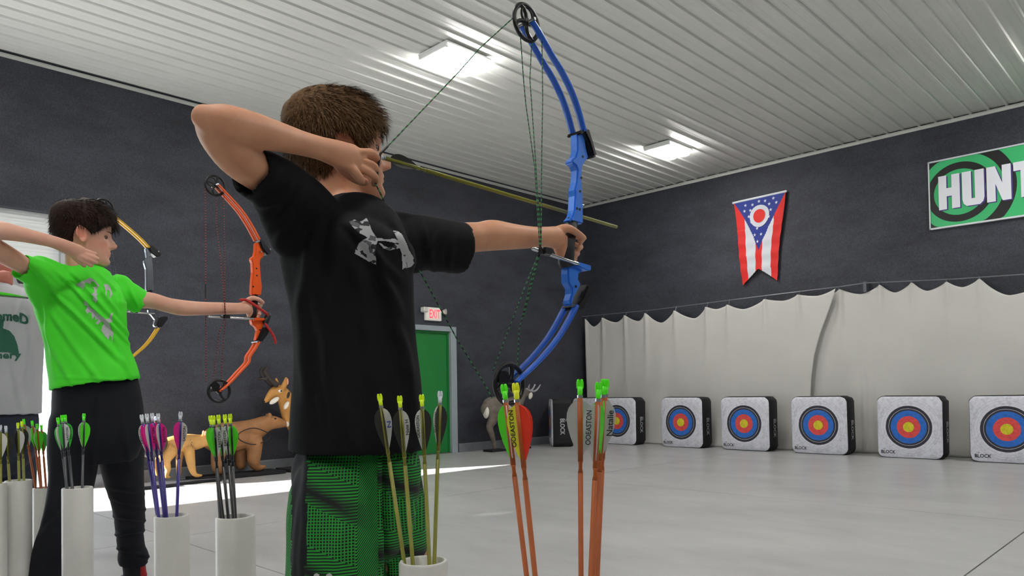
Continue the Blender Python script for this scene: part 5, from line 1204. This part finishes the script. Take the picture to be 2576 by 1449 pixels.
LG = [[(345, 175), (460, 120), (560, 160), (640, 155), (740, 85), (800, 210), (870, 390), (960, 520), (1000, 590), (950, 700), (955, 850), (970, 1135), (800, 1080), (475, 890), (490, 800), (560, 660), (650, 590), (770, 530), (700, 490), (560, 420), (430, 290)],
      [(960, 540), (1080, 540), (1150, 570), (1280, 560), (1380, 550), (1460, 590), (1400, 480), (1340, 370), (1440, 370), (1540, 450), (1640, 640), (1700, 800), (1800, 970), (1815, 1100), (1760, 1180), (1550, 1255), (1545, 1080), (1540, 900), (1500, 770), (1400, 780), (1250, 820), (1120, 770), (1020, 660), (1060, 650), (1150, 720), (1240, 750), (1330, 720), (1410, 660), (1300, 630), (1150, 600), (960, 600)]]
LGp = [inpoly([Zl(*p) for p in poly]) for poly in LG]
drape('shirt_print', tsA, lambda x, y: any(f(x, y) for f in LGp), (874, 545, 1044, 684), 1.4, camo(), tsA)
# shorts
def shorts_mat():
    M = bpy.data.materials.new('green and black shorts'); M.use_nodes = True; n = M.node_tree.nodes; l = M.node_tree.links; b = n['Principled BSDF']; uv = n.new('ShaderNodeUVMap'); uv.uv_map = 'cloth'
    sp = n.new('ShaderNodeSeparateXYZ'); l.new(uv.outputs[0], sp.inputs[0])
    def Mt(op, a, b_=None, c=None):
        q = n.new('ShaderNodeMath'); q.operation = op
        for i, x in enumerate((a, b_, c)):
            if x is None: continue
            if isinstance(x, (int, float)): q.inputs[i].default_value = x
            else: l.new(x, q.inputs[i])
        return q.outputs[0]
    X, Y = sp.outputs[0], sp.outputs[1]            # metres across and up the cloth
    gx_ = Mt('ABSOLUTE', Mt('SUBTRACT', Mt('FRACT', Mt('DIVIDE', X, .0058)), .5)); gy = Mt('ABSOLUTE', Mt('SUBTRACT', Mt('FRACT', Mt('DIVIDE', Y, .0058)), .5))
    grid = Mt('GREATER_THAN', Mt('MAXIMUM', gx_, gy), .33)
    st = Mt('GREATER_THAN', Mt('FRACT', Mt('DIVIDE', Y, .0058)), .45)
    rel = Mt('FRACT', Mt('DIVIDE', Mt('ADD', X, 10.0), .165))         # repeats of the block pattern
    chev = Mt('GREATER_THAN', Mt('FRACT', Mt('DIVIDE', Mt('ADD', Y, Mt('MULTIPLY', Mt('MAXIMUM', Mt('SUBTRACT', Mt('FRACT', Mt('DIVIDE', Mt('ADD', X, 10.0), .165)), .8), 0), -.25)), .0058)), .45)
    per = Mt('FRACT', Mt('DIVIDE', Mt('ADD', Y, 10.0), .148)); band = Mt('ADD', per, Mt('MULTIPLY', rel, .55)); band = Mt('FRACT', band)
    isgrid = Mt('LESS_THAN', band, .5); isgrid = Mt('MULTIPLY', isgrid, Mt('LESS_THAN', rel, .78))
    pat = Mt('ADD', Mt('MULTIPLY', isgrid, grid), Mt('MULTIPLY', Mt('SUBTRACT', 1, isgrid), chev))
    fade = n.new('ShaderNodeMapRange'); fade.inputs[1].default_value = .5; fade.inputs[2].default_value = .74; fade.inputs[3].default_value = 0; fade.inputs[4].default_value = 1
    tri_ = Mt('ABSOLUTE', Mt('SUBTRACT', band, .66)); fade.inputs[1].default_value = .02; fade.inputs[2].default_value = .17; l.new(tri_, fade.inputs[0]); l.new(fade.outputs[0], fade.inputs[0]) if False else None
    fx_ = n.new('ShaderNodeMapRange'); fx_.inputs[1].default_value = .6; fx_.inputs[2].default_value = .95; l.new(rel, fx_.inputs[0]); k = Mt('MAXIMUM', fade.outputs[0], fx_.outputs[0])
    k = Mt('MULTIPLY', pat, k)
    mx = n.new('ShaderNodeMix'); mx.data_type = 'RGBA'; mx.inputs[6].default_value = srgb('#0b0d0f'); mx.inputs[7].default_value = srgb('#1c9a30'); l.new(k, mx.inputs[0]); l.new(mx.outputs[2], b.inputs['Base Color']); b.inputs['Roughness'].default_value = .75; return M
m_ = MB()
tpx(m_, [(898, 1100, 1.53, 130, .7), (898, 1160, 1.53, 160, .72), (896, 1230, 1.53, 160, .74), (896, 1290, 1.53, 152, .74)], n=30)
tpx(m_, [(848, 1240, 1.48, 119, .8), (845, 1300, 1.475, 122, .85), (844, 1370, 1.47, 122, .9), (843, 1449, 1.47, 123, .9), (843, 1560, 1.47, 124, .9)], cup=.1, n=36)
tpx(m_, [(985, 1210, 1.60, 76, .9), (996, 1290, 1.61, 76, 1), (996, 1360, 1.61, 77, 1), (996, 1430, 1.62, 80, 1), (998, 1510, 1.62, 84, 1)], cup=.1, n=30)
me = remesh(m_, .006, 4)
folds(me, [(775, 1140, 760, 1449, 20, .006), (965, 1140, 968, 1449, 8, -.014), (870, 1250, 840, 1449, 26, .004), (1000, 1200, 1040, 1400, 20, .004), (750, 1250, 735, 1449, 12, .004)])
uvl = me.uv_layers.new(name='cloth'); hr_ = Vector((RGT.x, RGT.y, 0)).normalized()
for lp in me.loops:
    co = me.vertices[lp.vertex_index].co; uvl.data[lp.index].uv = (co.dot(hr_), co.z)
sh = link('shorts', me, [shorts_mat(), mat('black side panel', '#090b11', .8, noise_s=200, noise_a=.15)], pa, True)
c1 = P(735, 1300, 1.40).dot(hr_); 
for p in me.polygons:
    u, v, d = proj(p.center)
    if 733 < u < 774 + (v - 1140) * -.02 and d < 1.55: p.material_index = 1
for (sx_, w_) in ((797, 14), (829, 16)):
    drape('leg_print', sh, (lambda a, b_: (lambda x, y: y > 1441 + abs(x - a) * .6))(sx_, w_), (sx_ - w_ / 2, 1438, sx_ + w_ / 2, 1476), 1.5, mat('white print', '#c8c8c4', .8), sh)
M_shoe = mat('dark sports shoe', '#1c1d22', .6); M_sole = mat('white shoe sole', '#c9c9c6', .6); M_shr = mat('red shoe trim', '#a3181c', .6)
def shoe(parent, pos, dirv, sc=1.0, trim=None):
    d_ = Vector((dirv[0], dirv[1], 0)).normalized(); s_ = Vector((0, 0, 1)).cross(d_); R = Matrix((d_, s_, Vector((0, 0, 1)))).transposed(); pos = Vector(pos); q = MB()
    q.tube([pos + R @ Vector(p) * sc for p in [(-.055, 0, .05), (-.02, 0, .055), (.05, 0, .045), (.11, 0, .032), (.155, 0, .026)]], [.038 * sc, .043 * sc, .042 * sc, .040 * sc, .028 * sc], n=16, round_ends=True)
    q.tube([pos + R @ Vector(p) * sc for p in [(-.03, 0, .05), (-.03, 0, .11)]], [.040 * sc, .036 * sc], n=16)
    me = remesh(q, .006, 3)
    for v in me.vertices: v.co.z = max(v.co.z, .014)
    so = link('shoe', me, M_shoe, parent, True)
    q = MB(); k = 20; pts = []
    for i in range(k):
        a = 2 * math.pi * i / k; pts.append(pos + R @ Vector((.045 + .14 * math.cos(a) * (1 if math.cos(a) > 0 else .82), .045 * math.sin(a), 0)) * sc)
    q.prism([(p.x, p.y, .001) for p in pts], (0, 0, .018)); q.build('sole', M_sole, so)
    if trim:
        q = MB(); q.tube([pos + R @ Vector(p) * sc for p in [(-.07, 0, .10), (-.075, 0, .06)]], [.012, .016], n=10); q.build('heel_tab', M_shr, so)
        q = MB()
        for i in range(4): q.tube([pos + R @ Vector((.01 + .02 * i, -.025, .085 - .012 * i)) * sc, pos + R @ Vector((.015 + .02 * i, 0, .093 - .012 * i)) * sc, pos + R @ Vector((.01 + .02 * i, .025, .085 - .012 * i)) * sc], .003, n=6)
        q.build('laces', M_sole, so)
    return so
hr_v = Vector((RGT.x, RGT.y, 0)).normalized()
f1 = onZ(846, 2090, .06); shoe(pa, (P(843, 2080, 1.48).x, P(843, 2080, 1.48).y, 0), Vector((1, .15, 0)))
shoe(pa, (P(1048, 1950, 1.68).x, P(1048, 1950, 1.68).y, 0), Vector((1, .5, 0)))
# ================================================================== boy in the green shirt
pb = empty('person', (P(240, 1500, 2.95).x, P(240, 1500, 2.95).y, 0), 'boy in bright green t-shirt and dark trousers holding the orange bow', 'person')
M_skB = skin_mat('skin b', '#dbaa94')
HB = Head(205, 664, 2.83, math.radians(27), 1.03, pitch=math.radians(4))
m_ = MB(); HB.mesh(m_)
tpx(m_, [(208, 745, 2.87, 44, .5), (212, 810, 2.86, 68, .5), (225, 900, 2.86, 70, .5), (243, 1000, 2.88, 76, .5), (246, 1050, 2.89, 60, .5)]); tpx(m_, [(100, 700, 2.76, 22, 1), (210, 735, 2.88, 20, .9), (300, 738, 2.97, 22, 1)])
tpx(m_, [(200, 1040, 2.86, 44, .9), (180, 1214, 2.83, 38, .9), (160, 1305, 2.81, 34, .9), (133, 1387, 2.80, 30, .9), (112, 1480, 2.785, 27, .9), (98, 1545, 2.78, 24, 1)]); tpx(m_, [(292, 1040, 2.91, 40, .9), (311, 1200, 3.05, 34, .9), (324, 1290, 3.18, 26, .9), (332, 1400, 3.32, 23, 1)])
tpx(m_, [(212, 715, 2.84, 40, 1), (205, 690, 2.84, 33, 1), (200, 665, 2.84, 32, 1), (198, 635, 2.84, 30, 1)])
tpx(m_, [(130, 705, 2.77, 18, .9), (88, 686, 2.71, 19, .95), (38, 655, 2.63, 24, 1), (-20, 622, 2.54, 27, 1), (-48, 605, 2.50, 26, 1)])
tpx(m_, [(-50, 588, 2.49, 25, 1), (-20, 580, 2.51, 25, 1), (10, 581, 2.53, 23.5, 1), (55, 590, 2.565, 19, .95), (100, 600, 2.605, 16.5, .85), (135, 609, 2.635, 15.5, .8), (165, 620, 2.665, 17, .62), (195, 633, 2.695, 18.5, .5), (208, 640, 2.71, 17, .45)])
def FB(keys, r0, r1): finger(m_, [P(*k) for k in keys], r0, r1)
FB([(200, 626, 2.70), (220, 632, 2.715), (240, 638, 2.73)], .0095, .0075); FB([(203, 635, 2.70), (224, 643, 2.712), (246, 651, 2.73)], .0058, .0076)
FB([(201, 643, 2.70), (222, 652, 2.712), (242, 661, 2.73)], .0095, .0075); FB([(197, 650, 2.70), (214, 660, 2.712), (230, 669, 2.725)], .0086, .0068)
FB([(172, 632, 2.69), (195, 655, 2.715), (212, 668, 2.73)], .0105, .008)
tpx(m_, [(300, 735, 2.97, 24, 1), (345, 752, 3.01, 23, 1), (385, 757, 3.04, 20, 1), (420, 767, 3.08, 19, 1), (455, 774, 3.12, 20, 1), (500, 776, 3.17, 17.5, .95), (555, 776, 3.24, 15.5, .9), (600, 776, 3.295, 14.5, .85), (618, 774, 3.32, 15.5, .8)])
gx = lambda u, v, o: onX(u, v, XO + o)
m_.tube([gx(612, 772, 0), gx(624, 772, 0), gx(628, 785, 0), gx(628, 795, 0)], [.026, .025, .021, .014], n=14, ratio=.8, round_ends=True)
finger(m_, [gx(618, 760, .012), gx(634, 750, .026), gx(650, 753, .024), gx(662, 761, .008)], .0138, .008)
for i, (v0, ue) in enumerate([(760, 657), (771, 656), (781, 654), (790, 650)]):
    finger(m_, [gx(624, v0, -.02), gx(637, v0 + 1, -.044), gx(ue - 3, v0 + 6, -.036), gx(ue, v0 + 8, -.012), gx(ue - 4, v0 + 9, .004)], .0058, .0078)
tpx(m_, [(335, 1400, 3.32, 24, 1), (340, 1450, 3.34, 22, 1), (343, 1488, 3.34, 22, 1)]); tpx(m_, [(95, 1540, 2.78, 24, 1), (88, 1585, 2.78, 24, 1)])
me = remesh(m_, .0042, 2); HB.paint(me); bodyB = link('body', me, M_skB, pb, True)
M_hrB = mat('dark brown hair', '#2b1c14', .7, noise_s=200, noise_a=.4, spec=.2)
HB.face_bits(pb, mat('dark brow', '#3a2a22', .7))
def lineB(th):
    a = wrapd(th); return interp([(0, .155), (30, .152), (50, .135), (62, .118), (75, .105), (86, .12), (98, .122), (112, .075), (135, .045), (180, .04)], a)
def TB(th, z): return .009 + .016 * sstep(.13, .19, z) + .012 * gs(wrapd(th), 55) * sstep(.14, .18, z)
HB.hair(pb, M_hrB, TB, lineB, lambda th, z: (math.cos(th) * .3 + .9 * sstep(.12, .19, z), math.sin(th) * .3, -.2 - .8 * (1 - sstep(.12, .2, z))), nstr=6000, slen=.024, seed=8, lift=.3)
q = MB(); rnd = random.Random(9)
for i in range(700):
    th = rnd.uniform(-1.2, 1.2); z = rnd.uniform(.155, .20); p = hpt(th, z); nn = Vector((math.cos(th), math.sin(th), .3)).normalized(); a = p + nn * .02
    L_ = rnd.uniform(.03, .058) * (1 - .35 * abs(math.sin(3.5 * th + 1))); e = a + Vector((.45 * math.cos(th) + .1, .3 * math.sin(th), -1)).normalized() * L_; sd = Vector((-math.sin(th), math.cos(th), 0)) * rnd.uniform(.001, .002); c = a.lerp(e, .5) + nn * .007
    q.add([HB.w(a - sd), HB.w(a + sd), HB.w(c + sd * .8), HB.w(c - sd * .8), HB.w(e)], [(0, 1, 2, 3), (3, 2, 4)])
fo = link('hair_fringe', q.mesh('f', recalc=False), M_hrB, pb); fo['kind'] = 'stuff'
M_tsB = mat('lime green shirt', '#47dd2a', .7, noise_s=3, noise_a=.05, bump=.03, bump_s=300, spec=.35)
m_ = MB()
tpx(m_, [(208, 700, 2.85, 42, .95), (208, 708, 2.85, 62, .85), (207, 724, 2.85, 84, .8), (206, 744, 2.85, 100, .76), (205, 780, 2.85, 104, .7)], rnd=False, n=36)
tpx(m_, [(206, 745, 2.85, 92, .7), (203, 760, 2.85, 110, .66), (208, 800, 2.85, 106, .68), (216, 850, 2.85, 100, .7), (224, 900, 2.85, 101, .72), (236, 945, 2.85, 106, .74), (240, 968, 2.85, 108, .75)], cup=.08, n=40)
tpx(m_, [(100, 674, 2.745, 32, .9), (150, 694, 2.79, 30, .85), (210, 724, 2.86, 26, .8), (260, 724, 2.92, 28, .8), (302, 722, 2.97, 33, .8)])
tpx(m_, [(150, 722, 2.79, 42, .9), (115, 700, 2.75, 42, .9), (80, 682, 2.70, 36, .95), (50, 669, 2.66, 32.5, 1)], cup=.04)
tpx(m_, [(120, 760, 2.79, 34, .9), (100, 725, 2.76, 34, .9), (85, 700, 2.72, 26, .9)])
tpx(m_, [(280, 742, 2.95, 38, .9), (315, 742, 2.985, 36, .9), (340, 753, 3.01, 33, .9), (360, 765, 3.03, 31, .9)], cup=.04)
m_.torus(P(208, 700, 2.845), .060, .008, (P(205, 681, 2.84) - P(212, 715, 2.83)), n=32, m=10)
me = remesh(m_, .006, 4, .6)
folds(me, [(95, 690, 300, 905, 9, .012), (150, 690, 320, 860, 7, .010), (185, 690, 330, 850, 7, .008), (70, 665, 160, 740, 8, .008), (110, 740, 130, 900, 9, .007), (250, 690, 300, 740, 7, .006), (130, 790, 250, 960, 12, .006), (325, 725, 350, 780, 6, .006), (295, 700, 310, 800, 7, .006), (270, 800, 335, 960, 10, .007), (230, 700, 300, 790, 7, .007), (100, 800, 180, 965, 11, .005), (150, 950, 345, 958, 4, .003)])
tsB = link('t_shirt', me, M_tsB, pb, True)
def Zs(x, y): return (180 + x / 7.24, 680 + y / 7.24)
SK = [[(70, 265), (200, 200), (345, 135), (440, 200), (510, 290), (470, 330), (450, 420), (475, 440), (445, 470), (470, 540), (440, 600), (420, 560), (380, 540), (410, 480), (360, 440), (410, 400), (410, 340), (375, 310), (480, 300), (420, 210), (370, 200), (340, 260), (300, 230), (240, 230), (235, 320), (215, 360), (180, 310), (120, 300)],
      [(585, 260), (640, 245), (700, 290), (740, 440), (690, 520), (700, 400), (670, 355), (640, 370), (625, 470), (650, 560), (615, 450), (605, 330)],
      [(225, 545), (290, 590), (340, 670), (430, 740), (520, 820), (620, 890), (690, 880), (700, 800), (750, 770), (735, 850), (740, 940), (690, 960), (720, 1060), (760, 1130), (745, 1330), (720, 1200), (690, 1180), (665, 1270), (600, 1190), (540, 1100), (545, 1040), (590, 960), (530, 930), (480, 990), (440, 970), (490, 880), (430, 900), (420, 830), (380, 900), (360, 780), (310, 760), (300, 800), (250, 740), (290, 650), (245, 640)]]
SKp = [inpoly([Zs(*p) for p in poly]) for poly in SK]
drape('shirt_print', tsB, lambda x, y: any(f(x, y) for f in SKp), (186, 694, 288, 868), .9, mat('grey print', '#b3b8b4', .7), tsB, .0015)
M_pnB = mat('dark navy trousers', '#0b0e17', .75, noise_s=120, noise_a=.15, spec=.3)
m_ = MB()
tpx(m_, [(240, 930, 2.86, 92, .8), (243, 975, 2.87, 102, .78), (247, 1040, 2.88, 108, .78), (246, 1105, 2.88, 110, .75), (248, 1152, 2.89, 92, .7)], n=34, rnd=False)
tpx(m_, [(193, 1060, 2.85, 62, .95), (186, 1130, 2.84, 60, .95), (180, 1214, 2.83, 52, .95), (162, 1305, 2.81, 49, .95), (135, 1387, 2.80, 47, .95), (118, 1449, 2.79, 42, .95), (100, 1540, 2.78, 38, .95), (92, 1588, 2.78, 38, .95)], cup=.05, n=26)
tpx(m_, [(302, 1060, 2.93, 58, .95), (304, 1130, 2.97, 55, .95), (311, 1200, 3.05, 47, .95), (321, 1255, 3.12, 40, .95), (326, 1300, 3.2, 36.5, .95), (327, 1346, 3.26, 32.5, .95), (331, 1380, 3.3, 32, .95), (335, 1400, 3.32, 36, .95), (335, 1416, 3.33, 34, .95)], cup=.05, n=26)
me = remesh(m_, .007, 3)
folds(me, [(250, 1010, 230, 1200, 12, .006), (300, 1260, 360, 1280, 6, .010), (292, 1300, 365, 1310, 6, .009), (292, 1345, 360, 1335, 6, .010), (295, 1380, 372, 1400, 6, .010), (290, 1230, 350, 1240, 7, .006), (300, 1020, 330, 1180, 12, .005), (190, 1250, 110, 1340, 10, .006)])
trB = link('trousers', me, M_pnB, pb, True)
sk = MB(); tpx(sk, [(333, 1395, 3.33, 27, 1), (338, 1430, 3.335, 26, 1), (342, 1475, 3.34, 27, 1)]); sk_o = sk.build('sock', mat('black sock', '#15161a', .85), pb, smooth=True); sk = MB(); tpx(sk, [(356, 1428, 3.32, 9, .6), (360, 1446, 3.32, 10, .6)]); sk.build('sock_stripe', M_shr, sk_o, smooth=True)
sp_ = P(343, 1490, 3.34); shoe(pb, (sp_.x, sp_.y, 0), Vector((1, .75, 0)), 1.05, trim=True); sp_ = P(90, 1590, 2.78); shoe(pb, (sp_.x, sp_.y, 0), Vector((1, 0, 0)), 1.05, trim=True)
# ================================================================== archer at the left edge
pc = empty('person', (P(0, 1300, 4.2).x, P(0, 1300, 4.2).y, 0), 'archer in pale grey printed t-shirt and dark cap at the left edge, mostly cut off', 'person')
M_skC = skin_mat('skin c', '#c07a6c')
HC_ = Head(-14, 716, 4.2, math.radians(30), 1.04)
m_ = MB(); HC_.mesh(m_, 40, 44)
tpx(m_, [(-14, 745, 4.2, 28, 1), (-18, 700, 4.2, 24, 1)]); tpx(m_, [(-8, 765, 4.2, 60, .6), (-5, 900, 4.2, 76, .6), (-5, 1090, 4.2, 74, .6)]); tpx(m_, [(-90, 745, 4.1, 24, 1), (-5, 765, 4.2, 26, 1), (75, 745, 4.28, 24, 1)])
tpx(m_, [(-42, 1080, 4.18, 36, 1), (-52, 1200, 4.17, 30, 1), (-60, 1335, 4.15, 22, 1)]); tpx(m_, [(35, 1080, 4.25, 36, 1), (46, 1200, 4.32, 28, 1), (50, 1305, 4.4, 22, 1)])
tpx(m_, [(-90, 740, 4.1, 24, 1), (-150, 720, 3.95, 20, 1), (-190, 705, 3.85, 18, 1)]); tpx(m_, [(-192, 705, 3.85, 18, 1), (-120, 700, 3.9, 17, 1), (-50, 697, 3.98, 13, 1), (-15, 695, 4.02, 14, .7), (10, 696, 4.05, 15, .6)])
for i in range(4): finger(m_, [P(8, 684 + 8 * i, 4.05), P(22, 686 + 8 * i, 4.06), P(30, 691 + 8 * i, 4.09)], .010, .008)
tpx(m_, [(70, 742, 4.28, 24, 1), (150, 748, 4.35, 19, 1), (210, 752, 4.40, 17, 1), (300, 752, 4.48, 14, 1), (360, 750, 4.54, 12, 1)])
gx = lambda u, v, o: onX(u, v, XC + o)
m_.tube([gx(362, 750, 0), gx(370, 752, 0), gx(372, 762, 0)], [.026, .024, .016], n=12, round_ends=True)
finger(m_, [gx(366, 742, .014), gx(376, 738, .026), gx(388, 745, .015)], .013, .008)
for i in range(4): finger(m_, [gx(371, 744 + 7 * i, -.02), gx(379, 745 + 7 * i, -.044), gx(389, 748 + 7 * i, -.02), gx(388, 750 + 7 * i, .003)], .0058, .0078)
tpx(m_, [(-60, 1330, 4.15, 22, 1), (-62, 1395, 4.15, 20, 1)]); tpx(m_, [(50, 1300, 4.4, 22, 1), (52, 1370, 4.4, 20, 1)])
me = remesh(m_, .006, 2); HC_.paint(me); link('body', me, M_skC, pc, True); HC_.face_bits(pc, mat('dark brow', '#3a2a22', .7))
HC_.hair(pc, M_hrB, lambda th, z: .008, lineB, lambda th, z: (0.1, 0, -1), nstr=800, slen=.015, seed=4)
q = MB(); vs = []; fs = []; n = 32
for i, (s1, z1) in enumerate([(1.10, .135), (1.12, .15), (1.10, .175), (.98, .2), (.75, .222), (.4, .236), (.05, .24)]):
    for j in range(n): a = 2 * math.pi * j / n; vs.append(HC_.w((-.004 + .094 * s1 * math.cos(a), .075 * s1 * math.sin(a), z1)))
for i in range(6):
    for j in range(n): fs.append((i*n + j, i*n + (j+1) % n, (i+1)*n + (j+1) % n, (i+1)*n + j))
fs += [tuple(range(n))[::-1], tuple(6*n + j for j in range(n))]; q.add(vs, fs); M_cap = mat('black cap', '#17181c', .7); cp = q.build('cap', M_cap, pc, smooth=True)
q = MB(); pts = [HC_.w((.085 + .075 * math.cos(a) * 1.0, .062 * math.sin(a), .142 - .006 * abs(math.sin(a)))) for a in [math.radians(t) for t in range(-90, 91, 15)]]
q.prism(pts, HC_.U * .007); q.build('cap_brim', M_cap, cp)
M_tsC = mat('pale grey shirt', '#aeb0b3', .8, noise_s=5, noise_a=.06)
m_ = MB()
tpx(m_, [(-8, 722, 4.2, 50, .8), (-6, 745, 4.2, 88, .7), (-5, 790, 4.2, 104, .68), (-4, 860, 4.2, 106, .7), (-5, 950, 4.2, 102, .75), (-6, 1040, 4.2, 100, .8)], cup=.08, n=34)
tpx(m_, [(40, 755, 4.25, 38, .9), (75, 748, 4.29, 34, .9), (115, 752, 4.33, 30, .9)], cup=.04); tpx(m_, [(-50, 752, 4.14, 38, .9), (-90, 742, 4.08, 34, .9), (-125, 730, 4.02, 30, .9)], cup=.04)
m_.torus(P(-12, 722, 4.2), .066, .009, Vector((0, 0, 1)), n=28, m=8)
me = remesh(m_, .008, 4); folds(me, [(70, 760, 90, 1030, 12, .010), (30, 900, 60, 1040, 12, .008), (60, 740, 20, 830, 9, .007), (85, 830, 40, 1000, 10, .007)])
tsC = link('t_shirt', me, M_tsC, pc, True)
M_prC = mat('dark green print', '#1f5a45', .75)
arcf = lambda u, v: (u, v - ((u - 10) / 62) ** 2 * 26)
tA_ = textpx('omeD', 30, 795, 84, 26, lambda u, v: (u, v - (max(0, u - 20) / 50) ** 2 * 12), bold=.04)
drape('shirt_print', tsC, tA_, (-14, 770, 80, 830), .8, M_prC, tsC, .002)
tB_ = textpx('hery', 22, 896, 62, 24, bold=.03); drape('shirt_print', tsC, tB_, (-12, 880, 60, 915), .8, M_prC, tsC, .002)
fig = inpoly([(-10, 815), (2, 800), (10, 806), (8, 826), (24, 832), (36, 846), (44, 868), (48, 892), (40, 894), (20, 886), (-10, 886)]); drape('shirt_print', tsC, fig, (-12, 798, 52, 896), 1.0, M_prC, tsC, .0022)
m_ = MB()
tpx(m_, [(-5, 1020, 4.2, 88, .75), (-5, 1060, 4.2, 94, .75), (-5, 1110, 4.2, 92, .7)], n=30)
tpx(m_, [(-45, 1090, 4.18, 48, 1), (-52, 1200, 4.17, 42, 1), (-60, 1300, 4.15, 36, 1), (-62, 1375, 4.15, 33, 1)], cup=.04); tpx(m_, [(38, 1090, 4.25, 48, 1), (46, 1200, 4.32, 40, 1), (50, 1290, 4.38, 35, 1), (52, 1355, 4.4, 32, 1)], cup=.04)
link('trousers', remesh(m_, .009, 3), mat('navy jeans', '#1a2233', .8, noise_s=60, noise_a=.2), pc, True)
s1 = P(-62, 1400, 4.15); shoe(pc, (s1.x, s1.y, 0), Vector((1, 0, 0))); s1 = P(52, 1375, 4.4); shoe(pc, (s1.x, s1.y, 0), Vector((1, .7, 0)))
